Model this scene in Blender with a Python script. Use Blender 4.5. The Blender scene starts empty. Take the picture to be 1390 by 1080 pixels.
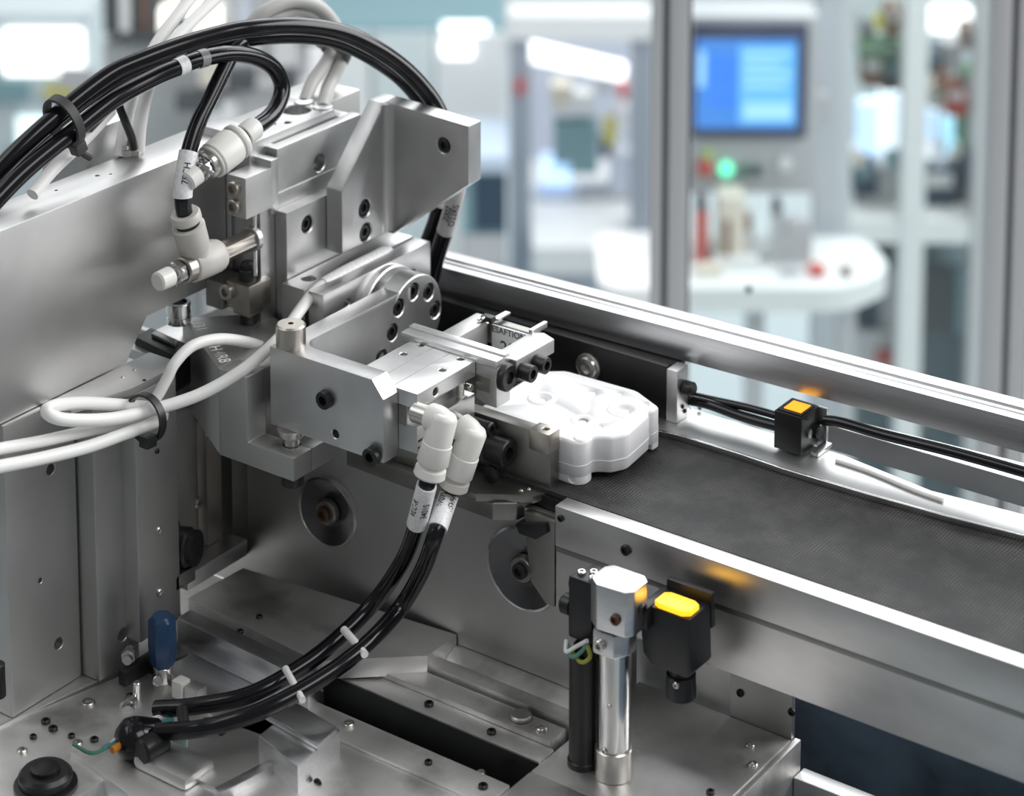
import bpy, bmesh, math, random
from mathutils import Vector, Matrix
R = random.Random(7)
sc = bpy.context.scene
COL = sc.collection
MM = 0.001
FLOOR = -1600.0                       # hall floor below the belt surface (mm); the belt surface is z = 0

# ------------------------------------------------------------------ camera (a shift lens) / world / lights / exposure
F_PX, CX, PY, TH, YAW = 3328.6, 695.0, -451.36, 0.149209, 0.624706
fwd = Vector((-math.sin(YAW)*math.cos(TH), math.cos(YAW)*math.cos(TH), -math.sin(TH)))
rgt = Vector((math.cos(YAW), math.sin(YAW), 0.0))
upv = rgt.cross(fwd)
CAMP = Vector((552.95, -803.74, 507.87))
cd = bpy.data.cameras.new('camera'); cam = bpy.data.objects.new('camera', cd); COL.objects.link(cam)
cd.sensor_fit = 'HORIZONTAL'; cd.sensor_width = 36.0
cd.lens = F_PX/1390*36.0; cd.shift_y = (PY-540)/1390
cd.clip_start = 0.05; cd.clip_end = 60
M3 = Matrix((rgt, upv, -fwd)).transposed()
def W(p): return Vector((p[0]*MM, p[1]*MM, (p[2]-FLOOR)*MM))
cam.matrix_world = Matrix.Translation(W(CAMP)) @ M3.to_4x4()
cd.dof.use_dof = True; cd.dof.focus_distance = 1.055; cd.dof.aperture_fstop = 9.2
sc.camera = cam
world = bpy.data.worlds.new('world'); sc.world = world; world.use_nodes = True
bgn = world.node_tree.nodes['Background']
bgn.inputs['Color'].default_value = (0.95, 0.975, 1.0, 1); bgn.inputs['Strength'].default_value = 0.17
hr = Vector((math.cos(YAW), math.sin(YAW), 0)); hf = Vector((-math.sin(YAW), math.cos(YAW), 0))
def hall(u, v, z): return CAMP + hr*u + hf*v + Vector((0, 0, z-CAMP.z))      # hall axes: right / away / height (mm)
def area(name, pos, target, sx, sy, power, col=(1, 1, 1)):
    l = bpy.data.lights.new(name, 'AREA'); l.shape = 'RECTANGLE'; l.size = sx; l.size_y = sy; l.energy = power; l.color = col
    o = bpy.data.objects.new(name, l); COL.objects.link(o); o.location = W(pos)
    d = (W(target)-W(pos)).normalized(); o.rotation_euler = d.to_track_quat('-Z', 'Y').to_euler(); return o
area('offscreen_lamp', hall(-300, 3600, 2300), (0, 0, 0), 6.0, 3.4, 46, (0.98, 0.99, 1))
area('offscreen_lamp', hall(1300, -200, 1900), (0, 0, 0), 1.6, 1.0, 20, (1, 1, 1))
area('offscreen_lamp', hall(-1600, 800, 1700), (-150, 0, 50), 1.4, 1.4, 13, (0.98, 0.99, 1))  # added fill light from the left, lifts the low parts and slanted faces
area('offscreen_lamp', hall(2600, 1600, 1300), (-100, 0, 0), 2.0, 2.0, 72, (1, 1, 1))  # added fill light, aimed from the right to brighten the +X faces
area('offscreen_lamp', hall(1000, 4600, 1700), hall(300, 4700, FLOOR), 4.5, 3.0, 140, (0.95, 0.98, 1))
sc.view_settings.view_transform = 'Standard'; sc.view_settings.look = 'None'; sc.view_settings.gamma = 1.0
sc.view_settings.use_curve_mapping = False; sc.view_settings.exposure = 0.16
sc.cycles.use_denoising = True; sc.cycles.max_bounces = 8

# ------------------------------------------------------------------ helpers
def at(px, py, X=None, Y=None, Z=None):
    """point of the place that the photograph shows at (px, py), on the given axis plane (mm)"""
    d = fwd + (px-CX)/F_PX*rgt - (py-PY)/F_PX*upv
    i, v = (0, X) if X is not None else (1, Y) if Y is not None else (2, Z)
    return CAMP + d*((v-CAMP[i])/d[i])
def at_v(px, py, v):
    d = fwd + (px-CX)/F_PX*rgt - (py-PY)/F_PX*upv
    return CAMP + d*(v/d.dot(hf))
V = lambda *a: Vector(a)

def mat(name, color=(.5, .5, .5), metal=0.0, rough=0.5, noise=0.0, nscale=40.0, stretch=(1, 1, 1), bump=0.0, bscale=900.0, bstretch=(1, 1, 1),
        stain=0.0, stain_col=(.05, .045, .04), sscale=30.0, coat=0.0, emit=None, estr=0.0, rvar=0.0, spec=0.5):
    m = bpy.data.materials.new(name); m.use_nodes = True; nt = m.node_tree; N = nt.nodes; L = nt.links
    b = N['Principled BSDF']; b.inputs['Metallic'].default_value = metal; b.inputs['Roughness'].default_value = rough
    b.inputs['Base Color'].default_value = (*color, 1); b.inputs['Coat Weight'].default_value = coat; b.inputs['Specular IOR Level'].default_value = spec
    tc = N.new('ShaderNodeNewGeometry')
    def noise_node(scale, st, det=4):
        mp = N.new('ShaderNodeMapping'); mp.inputs['Scale'].default_value = st; L.new(tc.outputs['Position'], mp.inputs['Vector'])
        n = N.new('ShaderNodeTexNoise'); n.inputs['Scale'].default_value = scale; n.inputs['Detail'].default_value = det
        L.new(mp.outputs['Vector'], n.inputs['Vector']); return n
    col = None
    if noise > 0:
        n = noise_node(nscale, stretch); cr = N.new('ShaderNodeMapRange'); cr.inputs['From Min'].default_value = .3; cr.inputs['From Max'].default_value = .7
        cr.inputs['To Min'].default_value = 1-noise; cr.inputs['To Max'].default_value = 1+noise; L.new(n.outputs['Fac'], cr.inputs['Value'])
        mx = N.new('ShaderNodeVectorMath'); mx.operation = 'SCALE'; mx.inputs[0].default_value = color; L.new(cr.outputs['Result'], mx.inputs['Scale']); col = mx.outputs['Vector']
        if rvar:
            rr = N.new('ShaderNodeMapRange'); rr.inputs['From Min'].default_value = .3; rr.inputs['From Max'].default_value = .7
            rr.inputs['To Min'].default_value = max(.02, rough-rvar); rr.inputs['To Max'].default_value = rough+rvar
            n3 = noise_node(nscale*.6, (1, 1, 1)); L.new(n3.outputs['Fac'], rr.inputs['Value']); L.new(rr.outputs['Result'], b.inputs['Roughness'])
    if stain > 0:
        n2 = noise_node(sscale, (1, 1, 1), 6); sr = N.new('ShaderNodeMapRange'); sr.inputs['From Min'].default_value = .55; sr.inputs['From Max'].default_value = .75
        sr.inputs['To Max'].default_value = stain; L.new(n2.outputs['Fac'], sr.inputs['Value'])
        mi = N.new('ShaderNodeMix'); mi.data_type = 'RGBA'; L.new(sr.outputs['Result'], mi.inputs['Factor'])
        if col: L.new(col, mi.inputs['A'])
        else: mi.inputs['A'].default_value = (*color, 1)
        mi.inputs['B'].default_value = (*stain_col, 1); col = mi.outputs['Result']
    if col: L.new(col, b.inputs['Base Color'])
    if bump > 0:
        nb = noise_node(bscale, bstretch, 2); bp = N.new('ShaderNodeBump'); bp.inputs['Strength'].default_value = bump; bp.inputs['Distance'].default_value = .0002
        L.new(nb.outputs['Fac'], bp.inputs['Height']); L.new(bp.outputs['Normal'], b.inputs['Normal'])
    if emit: b.inputs['Emission Color'].default_value = (*emit, 1); b.inputs['Emission Strength'].default_value = estr
    return m

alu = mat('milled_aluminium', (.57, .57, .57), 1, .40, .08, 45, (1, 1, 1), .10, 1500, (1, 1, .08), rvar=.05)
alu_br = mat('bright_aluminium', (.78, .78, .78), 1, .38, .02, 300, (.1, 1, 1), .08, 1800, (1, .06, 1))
alu_rail = mat('brushed_rail_aluminium', (.70, .70, .71), 1, .34, .07, 900, (.03, 1, 1), .10, 1800, (.04, 1, 1))
alu_plate = mat('grey_plate_aluminium', (.58, .58, .575), 1, .44, .10, 22, (1, 1, 1), .10, 1400, (1, 1, .1), stain=.35, stain_col=(.45, .43, .41), sscale=14, rvar=.06)
alu_base = mat('stained_base_metal', (.80, .79, .775), 1, .50, .16, 30, (1, 1, 1), .10, 900, (.1, 1, 1), stain=.7, stain_col=(.13, .12, .11), sscale=26, rvar=.1)
alu_side = mat('conveyor_side_metal', (.60, .59, .585), 1, .37, .13, 34, (.5, 1, 1.4), .10, 1500, (.05, 1, 1), stain=.5, stain_col=(.35, .31, .28), sscale=12, rvar=.06)
steel = mat('dark_tool_steel', (.30, .30, .28), 1, .42, .12, 60, rvar=.08, stain=.3, stain_col=(.12, .12, .11), sscale=60)
wall_plate = mat('dull_grey_plate', (.52, .52, .51), 1, .50, .10, 18, (1, 1, 1), .10, 1400, (.1, 1, 1), stain=.4, stain_col=(.36, .35, .33), sscale=10, rvar=.06)
chrome = mat('polished_steel', (.72, .72, .71), 1, .18, .05, 60)
nickel = mat('nickel_brass', (.58, .56, .53), 1, .28, .05, 80)
warm_steel = mat('warm_grey_steel', (.46, .43, .39), 1, .36, .08, 80)
black_ox = mat('black_oxide_steel', (.035, .035, .037), .6, .38)
black_metal = mat('black_anodised', (.012, .012, .013), .3, .34, .2, 60)
black_pl = mat('black_plastic', (.010, .010, .011), 0, .38)
hose_m = mat('black_hose', (.006, .006, .008), 0, .16, spec=.42)
cable_m = mat('white_cable', (.80, .80, .78), 0, .42)
cable_g = mat('pale_grey_cable', (.50, .50, .48), 0, .45)
white_pl = mat('white_fitting_plastic', (.74, .73, .70), 0, .36)
grey_pl = mat('warm_grey_plastic', (.55, .53, .50), 0, .40)
sleeve_m = mat('printed_sleeve', (.80, .80, .81), 0, .4, .12, 800)
ink = mat('ink', (.03, .03, .035), 0, .6)
engr = mat('engraved_white', (.95, .95, .94), 0, .7)
part_m = mat('white_moulded_plastic', (.85, .85, .86), 0, .42)
dish_m = mat('dark_turned_steel', (.16, .16, .165), 1, .26)
hole_m = mat('bore_dark', (.03, .03, .03), .4, .5)
brown_m = mat('rusty_bolt', (.13, .075, .045), .7, .5, .3, 300)
copper = mat('copper_wire', (.50, .24, .08), .8, .4)
blue_m = mat('blue_plastic', (.02, .06, .14), 0, .35)
amber_lit = mat('amber_lamp_window', (.9, .42, .02), 0, .4, emit=(1, .36, .015), estr=1.0)
amber_hot = mat('amber_lamp_bright', (.9, .5, .02), 0, .4, emit=(1, .47, .012), estr=1.35)
dark_tray = mat('dark_blue_tray', (.11, .16, .215), .1, .4, .6, 22)

def belt_material():
    m = bpy.data.materials.new('woven_belt'); m.use_nodes = True; nt = m.node_tree; N = nt.nodes; L = nt.links; b = N['Principled BSDF']
    g = N.new('ShaderNodeNewGeometry'); mp = N.new('ShaderNodeMapping'); mp.inputs['Rotation'].default_value = (0, 0, .0); L.new(g.outputs['Position'], mp.inputs['Vector'])
    def wave(d, s):
        w = N.new('ShaderNodeTexWave'); w.bands_direction = d; w.inputs['Scale'].default_value = s; w.inputs['Distortion'].default_value = .6; w.inputs['Detail'].default_value = 1
        w.inputs['Detail Scale'].default_value = 2; L.new(mp.outputs['Vector'], w.inputs['Vector']); return w
    a = wave('X', 210); c = wave('Y', 210); mu = N.new('ShaderNodeMath'); mu.operation = 'MULTIPLY'
    L.new(a.outputs['Fac'], mu.inputs[0]); L.new(c.outputs['Fac'], mu.inputs[1])
    n = N.new('ShaderNodeTexNoise'); n.inputs['Scale'].default_value = 45; n.inputs['Detail'].default_value = 7; n.inputs['Roughness'].default_value = .65; L.new(g.outputs['Position'], n.inputs['Vector'])
    nr = N.new('ShaderNodeMapRange'); nr.inputs['From Min'].default_value = .42; nr.inputs['From Max'].default_value = .68; L.new(n.outputs['Fac'], nr.inputs['Value'])
    ml = N.new('ShaderNodeMath'); ml.operation = 'MULTIPLY'; L.new(mu.outputs['Value'], ml.inputs[0]); L.new(nr.outputs['Result'], ml.inputs[1])
    cr = N.new('ShaderNodeMix'); cr.data_type = 'RGBA'; cr.inputs['A'].default_value = (.020, .020, .020, 1); cr.inputs['B'].default_value = (.16, .155, .15, 1); L.new(ml.outputs['Value'], cr.inputs['Factor'])
    L.new(cr.outputs['Result'], b.inputs['Base Color']); b.inputs['Roughness'].default_value = .6; b.inputs['Specular IOR Level'].default_value = .35
    bp = N.new('ShaderNodeBump'); bp.inputs['Strength'].default_value = .5; bp.inputs['Distance'].default_value = .0003; L.new(mu.outputs['Value'], bp.inputs['Height']); L.new(bp.outputs['Normal'], b.inputs['Normal'])
    return m
belt_m = belt_material()

# ---- bmesh builders, all in mm of the machine
def bevel_sharp(bm, w, seg=2, ang=25):
    if w <= 0: return bm
    bm.normal_update()
    es = [e for e in bm.edges if len(e.link_faces) == 2 and e.calc_face_angle(0) > math.radians(ang)]
    bmesh.ops.bevel(bm, geom=es, offset=w, offset_type='OFFSET', segments=seg, profile=.6, affect='EDGES', clamp_overlap=True)
    return bm
def box(x0, x1, y0, y1, z0, z1, bev=.4):
    bm = bmesh.new(); bmesh.ops.create_cube(bm, size=1)
    for v in bm.verts: v.co = V(x0+(v.co.x+.5)*(x1-x0), y0+(v.co.y+.5)*(y1-y0), z0+(v.co.z+.5)*(z1-z0))
    return bevel_sharp(bm, bev)
def prism(axis, pts, a0, a1, bev=.4):
    """extrude the polygon pts (the two other axes in x,y,z order) along axis from a0 to a1"""
    bm = bmesh.new(); i = 'XYZ'.index(axis); o = [k for k in range(3) if k != i]
    def mk(p, a):
        c = [0, 0, 0]; c[i] = a; c[o[0]] = p[0]; c[o[1]] = p[1]; return bm.verts.new(c)
    A = [mk(p, a0) for p in pts]; B = [mk(p, a1) for p in pts]; n = len(pts)
    bm.faces.new(A); bm.faces.new(B[::-1])
    for k in range(n): bm.faces.new((A[k], B[k], B[(k+1) % n], A[(k+1) % n]))
    bmesh.ops.recalc_face_normals(bm, faces=bm.faces); return bevel_sharp(bm, bev)
def frame(d):
    d = Vector(d).normalized(); u = d.orthogonal().normalized(); return d, u, d.cross(u)
def lathe(p, d, prof, seg=32, hexa=None, cap=True, up=None):
    """surface of revolution about the line p + t d; prof = [(t, r)]; entries flagged 'h' as (t, r, 'h') are hexagons across corners r"""
    bm = bmesh.new(); d, u, w = frame(d); p = Vector(p); rings = []
    if up is not None: u = (Vector(up)-d*d.dot(Vector(up))).normalized(); w = d.cross(u)
    for e in prof:
        t, r = e[0], e[1]; hx = len(e) > 2; ring = []
        for k in range(seg):
            a = 2*math.pi*k/seg; rr = r
            if hx:
                q = (a % (math.pi/3))-math.pi/6; rr = r*math.cos(math.pi/6)/math.cos(q)
            ring.append(bm.verts.new(p+d*t+u*(rr*math.cos(a))+w*(rr*math.sin(a))))
        rings.append(ring)
    for a, b in zip(rings, rings[1:]):
        for k in range(seg): bm.faces.new((a[k], a[(k+1) % seg], b[(k+1) % seg], b[k]))
    if cap: bm.faces.new(rings[0][::-1]); bm.faces.new(rings[-1])
    bmesh.ops.recalc_face_normals(bm, faces=bm.faces); return bm
def cyl(p0, p1, r, r2=None, bev=.4, seg=32):
    p0, p1 = Vector(p0), Vector(p1); L = (p1-p0).length; r2 = r if r2 is None else r2; b = min(bev, r*.4, L*.4)
    return lathe(p0, p1-p0, [(0, r-b), (b, r), (L-b, r2), (L, r2-b)] if b > 0 else [(0, r), (L, r2)], seg)
def hexnut(p0, p1, r, seg=24):
    p0, p1 = Vector(p0), Vector(p1); L = (p1-p0).length
    return lathe(p0, p1-p0, [(0, r*.86), (.4, r, 'h'), (L-.4, r, 'h'), (L, r*.86)], seg)
def catmull(pts, n=10):
    P = [Vector(p) for p in pts]; P = [P[0]*2-P[1]]+P+[P[-1]*2-P[-2]]; out = []
    for i in range(1, len(P)-2):
        a, b, c, d = P[i-1:i+3]
        for k in range(n):
            t = k/n; out.append(.5*((2*b)+(c-a)*t+(2*a-5*b+4*c-d)*t*t+(3*b-a-3*c+d)*t**3))
    out.append(P[-2]); return out
def tube(path, r, seg=14, cap=True, r_fun=None):
    bm = bmesh.new(); n = len(path); u = None; rings = []
    for i, p in enumerate(path):
        t = (path[min(i+1, n-1)]-path[max(i-1, 0)]).normalized()
        u = t.orthogonal().normalized() if u is None else (u-t*u.dot(t)).normalized(); w = t.cross(u)
        rr = r if r_fun is None else r_fun(i/(n-1))
        rings.append([bm.verts.new(p+(u*math.cos(2*math.pi*k/seg)+w*math.sin(2*math.pi*k/seg))*rr) for k in range(seg)])
    for a, b in zip(rings, rings[1:]):
        for k in range(seg): bm.faces.new((a[k], a[(k+1) % seg], b[(k+1) % seg], b[k]))
    if cap: bm.faces.new(rings[0][::-1]); bm.faces.new(rings[-1])
    bmesh.ops.recalc_face_normals(bm, faces=bm.faces); return bm
def join(*bms):
    o = bmesh.new()
    for b in bms:
        me = bpy.data.meshes.new('t'); b.to_mesh(me); b.free(); o.from_mesh(me); bpy.data.meshes.remove(me)
    return o
def to_mesh(name, bm, m, org=V(0, 0, 0), smooth=35):
    for v in bm.verts: v.co = (v.co-org)*MM
    me = bpy.data.meshes.new(name); bm.to_mesh(me); bm.free(); me.materials.append(m)
    for p in me.polygons: p.use_smooth = True
    me.set_sharp_from_angle(angle=math.radians(smooth)); return me
def centre(bm):
    lo = V(1e9, 1e9, 1e9); hi = -lo
    for v in bm.verts:
        for i in range(3): lo[i] = min(lo[i], v.co[i]); hi[i] = max(hi[i], v.co[i])
    return V((lo.x+hi.x)/2, (lo.y+hi.y)/2, lo.z)
ORG = {}                               # object name -> its origin in machine mm
def tag(o, label=None, cat=None, group=None, kind=None):
    if label: o['label'] = label
    if cat: o['category'] = cat
    if group: o['group'] = group
    if kind: o['kind'] = kind
    return o
def place(o, org, parent):
    COL.objects.link(o); ORG[o.name] = Vector(org)
    if parent is None: o.location = W(org)
    else: o.parent = parent; o.location = (Vector(org)-ORG[parent.name])*MM
    return o
def thing(name, label, cat, loc, group=None, kind=None):
    o = bpy.data.objects.new(name, None); o.empty_display_size = .02; place(o, loc, None); return tag(o, label, cat, group, kind)
def obj(name, bm, m, parent=None, label=None, cat=None, group=None, kind=None, smooth=35, drill=None, cut=None):
    """one mesh object; drill = [(point, outward direction, radius, depth, chamfer)]"""
    org = centre(bm)
    if drill or cut:
        cut = join(*(cut or []), *[lathe(Vector(p)+Vector(d)*.4, -Vector(d), [(0, r+ch+(.4 if ch else 0)), (.4+ch, r), (.4+dep, r)] if ch else [(0, r), (.4+dep, r)], 28) for p, d, r, dep, ch in (drill or [])])
        mc = to_mesh('cutter', cut, m, org); oc = bpy.data.objects.new('cutter', mc); COL.objects.link(oc)
        me = to_mesh(name, bm, m, org, smooth); o = bpy.data.objects.new(name, me); COL.objects.link(o)
        md = o.modifiers.new('b', 'BOOLEAN'); md.object = oc; md.operation = 'DIFFERENCE'; md.solver = 'EXACT'; md.use_self = len(drill or []) > 5
        me2 = bpy.data.meshes.new_from_object(o.evaluated_get(bpy.context.evaluated_depsgraph_get()))
        bpy.data.objects.remove(o); bpy.data.meshes.remove(me); bpy.data.objects.remove(oc); bpy.data.meshes.remove(mc)
        me = me2; me.name = name
        for p in me.polygons: p.use_smooth = True
        me.set_sharp_from_angle(angle=math.radians(smooth))
    else: me = to_mesh(name, bm, m, org, smooth)
    o = bpy.data.objects.new(name, me); place(o, org, parent); return tag(o, label, cat, group, kind)
SCREW = {}
def screw(p, d, r, h, parent, m=None, name='socket_screw', label=None):
    """a cap screw whose head sits at p and points along d; alike screws share their mesh"""
    m = m or black_ox; k = (round(r, 2), round(h, 2), m.name)
    if k not in SCREW:
        SCREW[k] = to_mesh(name, lathe((0, 0, 0), (0, 0, 1), [(0, r), (h-.35, r), (h, r-.35), (h, r*.58, 'h'), (h*.35, r*.56, 'h'), (h*.33, .05)], 24), m)
    o = bpy.data.objects.new(name, SCREW[k]); place(o, p, parent); o.rotation_euler = Vector(d).to_track_quat('Z', 'Y').to_euler()
    if label: o['label'] = label
    return o
def text(s, size, origin, xd, yd, m, parent, name='lettering', lift=.06, wrap=None, bold=0.0, align='CENTER'):
    """flat lettering; xd / yd are the reading and letter-up directions; wrap = (axis point, axis dir, radius) bends it round a sleeve"""
    c = bpy.data.curves.new('f', 'FONT'); c.body = s; c.size = size; c.align_x = align; c.align_y = 'CENTER'; c.offset = bold
    o = bpy.data.objects.new('f', c); COL.objects.link(o)
    me = bpy.data.meshes.new_from_object(o.evaluated_get(bpy.context.evaluated_depsgraph_get())); bpy.data.objects.remove(o); bpy.data.curves.remove(c)
    xd, yd = Vector(xd).normalized(), Vector(yd).normalized(); n = xd.cross(yd).normalized(); bm = bmesh.new(); bm.from_mesh(me); bpy.data.meshes.remove(me)
    if wrap: bmesh.ops.subdivide_edges(bm, edges=[e for e in bm.edges if e.calc_length() > size*.25], cuts=2); bmesh.ops.triangulate(bm, faces=bm.faces)
    for v in bm.verts:
        x, y = v.co.x, v.co.y
        if wrap:
            r = wrap; a = y/r; v.co = Vector(origin)+xd*x+(n*math.cos(a)+yd*math.sin(a))*(r+lift)-n*r
        else: v.co = Vector(origin)+xd*x+yd*y+n*lift
    return obj(name, bm, m, parent)
X_, Y_, Z_ = V(1, 0, 0), V(0, 1, 0), V(0, 0, 1)

# ================================================================== HALL SHELL
def hall_box(u0, u1, v0, v1, z0, z1, bev=0):
    bm = bmesh.new(); bmesh.ops.create_cube(bm, size=1)
    for q in bm.verts: q.co = hall(u0+(q.co.x+.5)*(u1-u0), v0+(q.co.y+.5)*(v1-v0), z0+(q.co.z+.5)*(z1-z0))
    return bevel_sharp(bm, bev)
floor_m = mat('pale_epoxy_floor', (.66, .73, .75), 0, .22, .06, .8)
wall_m = mat('pale_hall_wall', (.74, .78, .80), 0, .6)
obj('floor', hall_box(-6000, 6000, -3000, 10000, FLOOR-60, FLOOR), floor_m, kind='structure')
obj('wall_back', hall_box(-6000, 6000, 9000, 9100, FLOOR, FLOOR+3600), wall_m, kind='structure')

# ================================================================== MACHINE BASE
bed = thing('machine_bed', 'stained metal machine base plate with a dark slot under the conveyor', 'machine base', (0, -40, -130))
E0 = at(1079, 1000, Z=-90)
obj('bed_plate', box(16.1, 92, -46, 36, -98, -90, .6), alu_base, bed); obj('back_plate', box(62, 92, 36.1, 39, -98, -56, .5), wall_plate, bed); obj('back_plate', box(-20, 61.5, 40, 43, -98, -56, .5), alu_base, bed); obj('bed_plate', box(-262, 16, -39.8, 5, -112, -98.2, .6), alu_base, bed); obj('bed_plate', box(-262, -112.2, -135, -40, -116, -104, .6), alu_base, bed)
obj('bed_plate', box(16, 92, -130, -46.2, -98, -90, .6), alu_base, bed)
obj('bed_plate', prism('Z', [(-104, -76.2), (16, -76.2), (16, -130), (-60, -130), (-104, -130)], -98, -90, .6), alu_base, bed)
obj('edge_strip', box(-104, 15.8, -76, -60, -94, -88.8, .7), alu_base, bed, label='long narrow strip along the near edge of the slot')
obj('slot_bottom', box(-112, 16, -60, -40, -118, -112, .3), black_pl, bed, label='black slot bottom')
obj('slot_shade_sheet', box(-112, 16, -40.6, -40.1, -112, -89.6, 0), black_pl, bed); obj('slot_shade_sheet', box(15.4, 15.9, -60, -40.7, -112, -90.5, 0), black_pl, bed)  # black sheets added on the slot walls, standing in for its deep shade
obj('slot_rail', box(-150, 15.9, -40, -29, -98, -89, .6), alu_base, bed)
obj('slot_rail', box(-150, 14, -28.7, -17, -98, -86.6, .6), alu_base, bed)
obj('ledge_bar', box(-150, 18, -15, -7, -98, -84.5, .6), alu_base, bed)
obj('side_wall', box(-260, 92, -132, -130, -190, -98, .4), alu_base, bed)
obj('cross_wall', box(92.2, 95, -130, 39, -130, -90.3, .4), alu_base, bed)
for x, y, z, r in ((-46, -34, -89, 2), (-12, -35, -89, 2), (-70, -22, -86.6, 2), (6, -24, -86.6, 2.4), (-20, -68, -88.8, 1.6), (-64, -66, -88.8, 2.4), (8, -68, -88.8, 2), (84, -16, -90, 1.8), (70, -34, -90, 1.6)):
    screw((x, y, z), Z_, r, 1.6, bed, nickel if r > 2 else black_ox)
obj('round_stud', cyl((-6, -22, -86.6), (-6, -22, -84.4), 4.6, bev=.6), alu_base, bed)
obj('round_stud', cyl((-6, -50.5, -112), (-6, -50.5, -96), 2.2, bev=.6), nickel, bed)
under = thing('lower_tray', 'dark blue tray below the conveyor at the right edge', 'tray', (200, 20, -240))
obj('tray_bottom', box(98.5, 520, -160, 12.6, -245, -235, 1), dark_tray, under); obj('tray_bottom', box(-250, 520, 12.8, 240, -245, -235, 1), dark_tray, under)
er = at(1079, 1036, Z=-104); obj('tray_rim', box(95.2, 520, er.y-9, er.y, -118, -104, .8), alu_side, under, label='grey metal rim')
obj('tray_rim', box(120, 520, 40, 44, -180, -172, .8), alu_side, under, label='grey metal rim')
obj('tray_wall', box(-250, 520, 120, 124, -234, -60, .8), dark_tray, under)
body = thing('bed_cabinet', 'machine stand under the base plate, reaching the hall floor', 'stand', (0, 40, FLOOR))
obj('stand_box', box(-420, 520, -160, 240, FLOOR, -250, 3), alu_plate, body)

# plates at the lower left
rp = thing('raised_plate', 'dull raised plate behind the two lower black hoses, against the roller wall', 'plate', (-120, -15, -98))
obj('plate', prism('Z', [tuple(at(x, y, Z=-79)[:2]) for x, y in ((255, 811), (307, 836), (430, 897))]+[(-60, -17), (-60, 4.5), tuple(at(330, 770, Z=-79)[:2])], -88, -79, .6), alu_base, rp)
for p in ((326, 858), (352, 838)): screw(at(*p, Z=-79), Z_, 1.6, 1.2, rp)
gb = thing('guide_bar', 'pale guide bar running past the blue-gripped valve', 'bar', (-150, -50, -98))
a0, a1 = at(240, 838, Z=-76), at(378, 898, Z=-76)
obj('bar', prism('Z', [(a0.x, a0.y), (a1.x+20, a1.y-4), (a1.x+20, a1.y+5), (a0.x, a0.y+9)], -90, -76, .6), alu_rail, gb)
lp_ = thing('lower_plate', 'bright flat plate under the guide bar beside the valve', 'plate', (-160, -70, -98))
c0 = [tuple(at(x, y, Z=-90)[:2]) for x, y in ((222, 905), (305, 868), (440, 935), (360, 1000), (290, 975))]
obj('plate', prism('Z', c0, -97, -90, .6), alu_rail, lp_)
bb = thing('clamp_block', 'silver rectangular block with a stepped top at the bottom beside the slot', 'block', (-80, -100, -98))
q0 = [tuple(at(x, y, Z=-78)[:2]) for x, y in ((350, 998), (404, 1040), (462, 990), (404, 956))]
obj('block', prism('Z', q0, -110, -78, .9), alu_rail, bb)
obj('step', prism('Z', [tuple(at(x, y, Z=-76)[:2]) for x, y in ((355, 968), (432, 1012), (458, 988), (404, 955))], -78, -75.5, .5), alu_rail, bb)
for px, py in ((417, 1062), (432, 1062)): screw(at(px, py, Y=at(430, 1030, Z=-90).y-12), -Y_, 2, 1, bb)
nb = thing('square_pan', 'shallow square metal pan in the bottom left corner under the hose ends', 'block', (-130, -120, -98))
obj('pan', prism('Z', [tuple(at(x, y, Z=-92)[:2]) for x, y in ((95, 1020), (205, 1100), (400, 1060), (262, 975))], -100, -92, .8), alu_base, nb)
obj('rim', prism('Z', [tuple(at(x, y, Z=-88)[:2]) for x, y in ((290, 1075), (400, 1018), (410, 1024), (300, 1083))], -92, -86, .5), alu_rail, nb)
lq = at(236, 1045, Z=-92); obj('cover', box(lq.x-15, lq.x+15, lq.y-9, lq.y+9, -92, -86, 2.6), alu_base, nb, label='rounded cover')
bp2 = thing('corner_plate', 'grey floor plate with scattered holes in the bottom left corner', 'plate', (-190, -120, -98))
obj('plate', prism('Z', [tuple(at(x, y, Z=-94)[:2]) for x, y in ((-60, 1010), (190, 905), (290, 965), (60, 1110), (-60, 1110))], -102, -94, .6), alu_base, bp2)
for px, py, r in ((62, 980, 2), (72, 990, 2), (120, 955, 3), (45, 1001, 1.5), (97, 1000, 1.5), (105, 1010, 2.2), (128, 1005, 1.8), (30, 1020, 2.2)): screw(at(px, py, Z=-94), Z_, r, 1.4, bp2, black_ox if r < 2.1 else nickel)
kn = thing('turn_dial', 'ribbed black round knob at the bottom left edge', 'knob', at(62, 1075, Z=-94))
obj('knob', lathe(at(62, 1068, Z=-94), Z_, [(0, 11), (6, 11), (7.5, 9.6), (7.5, 6), (9, 6), (9.6, 5)], 28), black_pl, kn)
obj('base_ring', lathe(at(62, 1068, Z=-94), Z_, [(0, 13), (2, 13), (2.5, 12)], 28), black_metal, kn)

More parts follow.
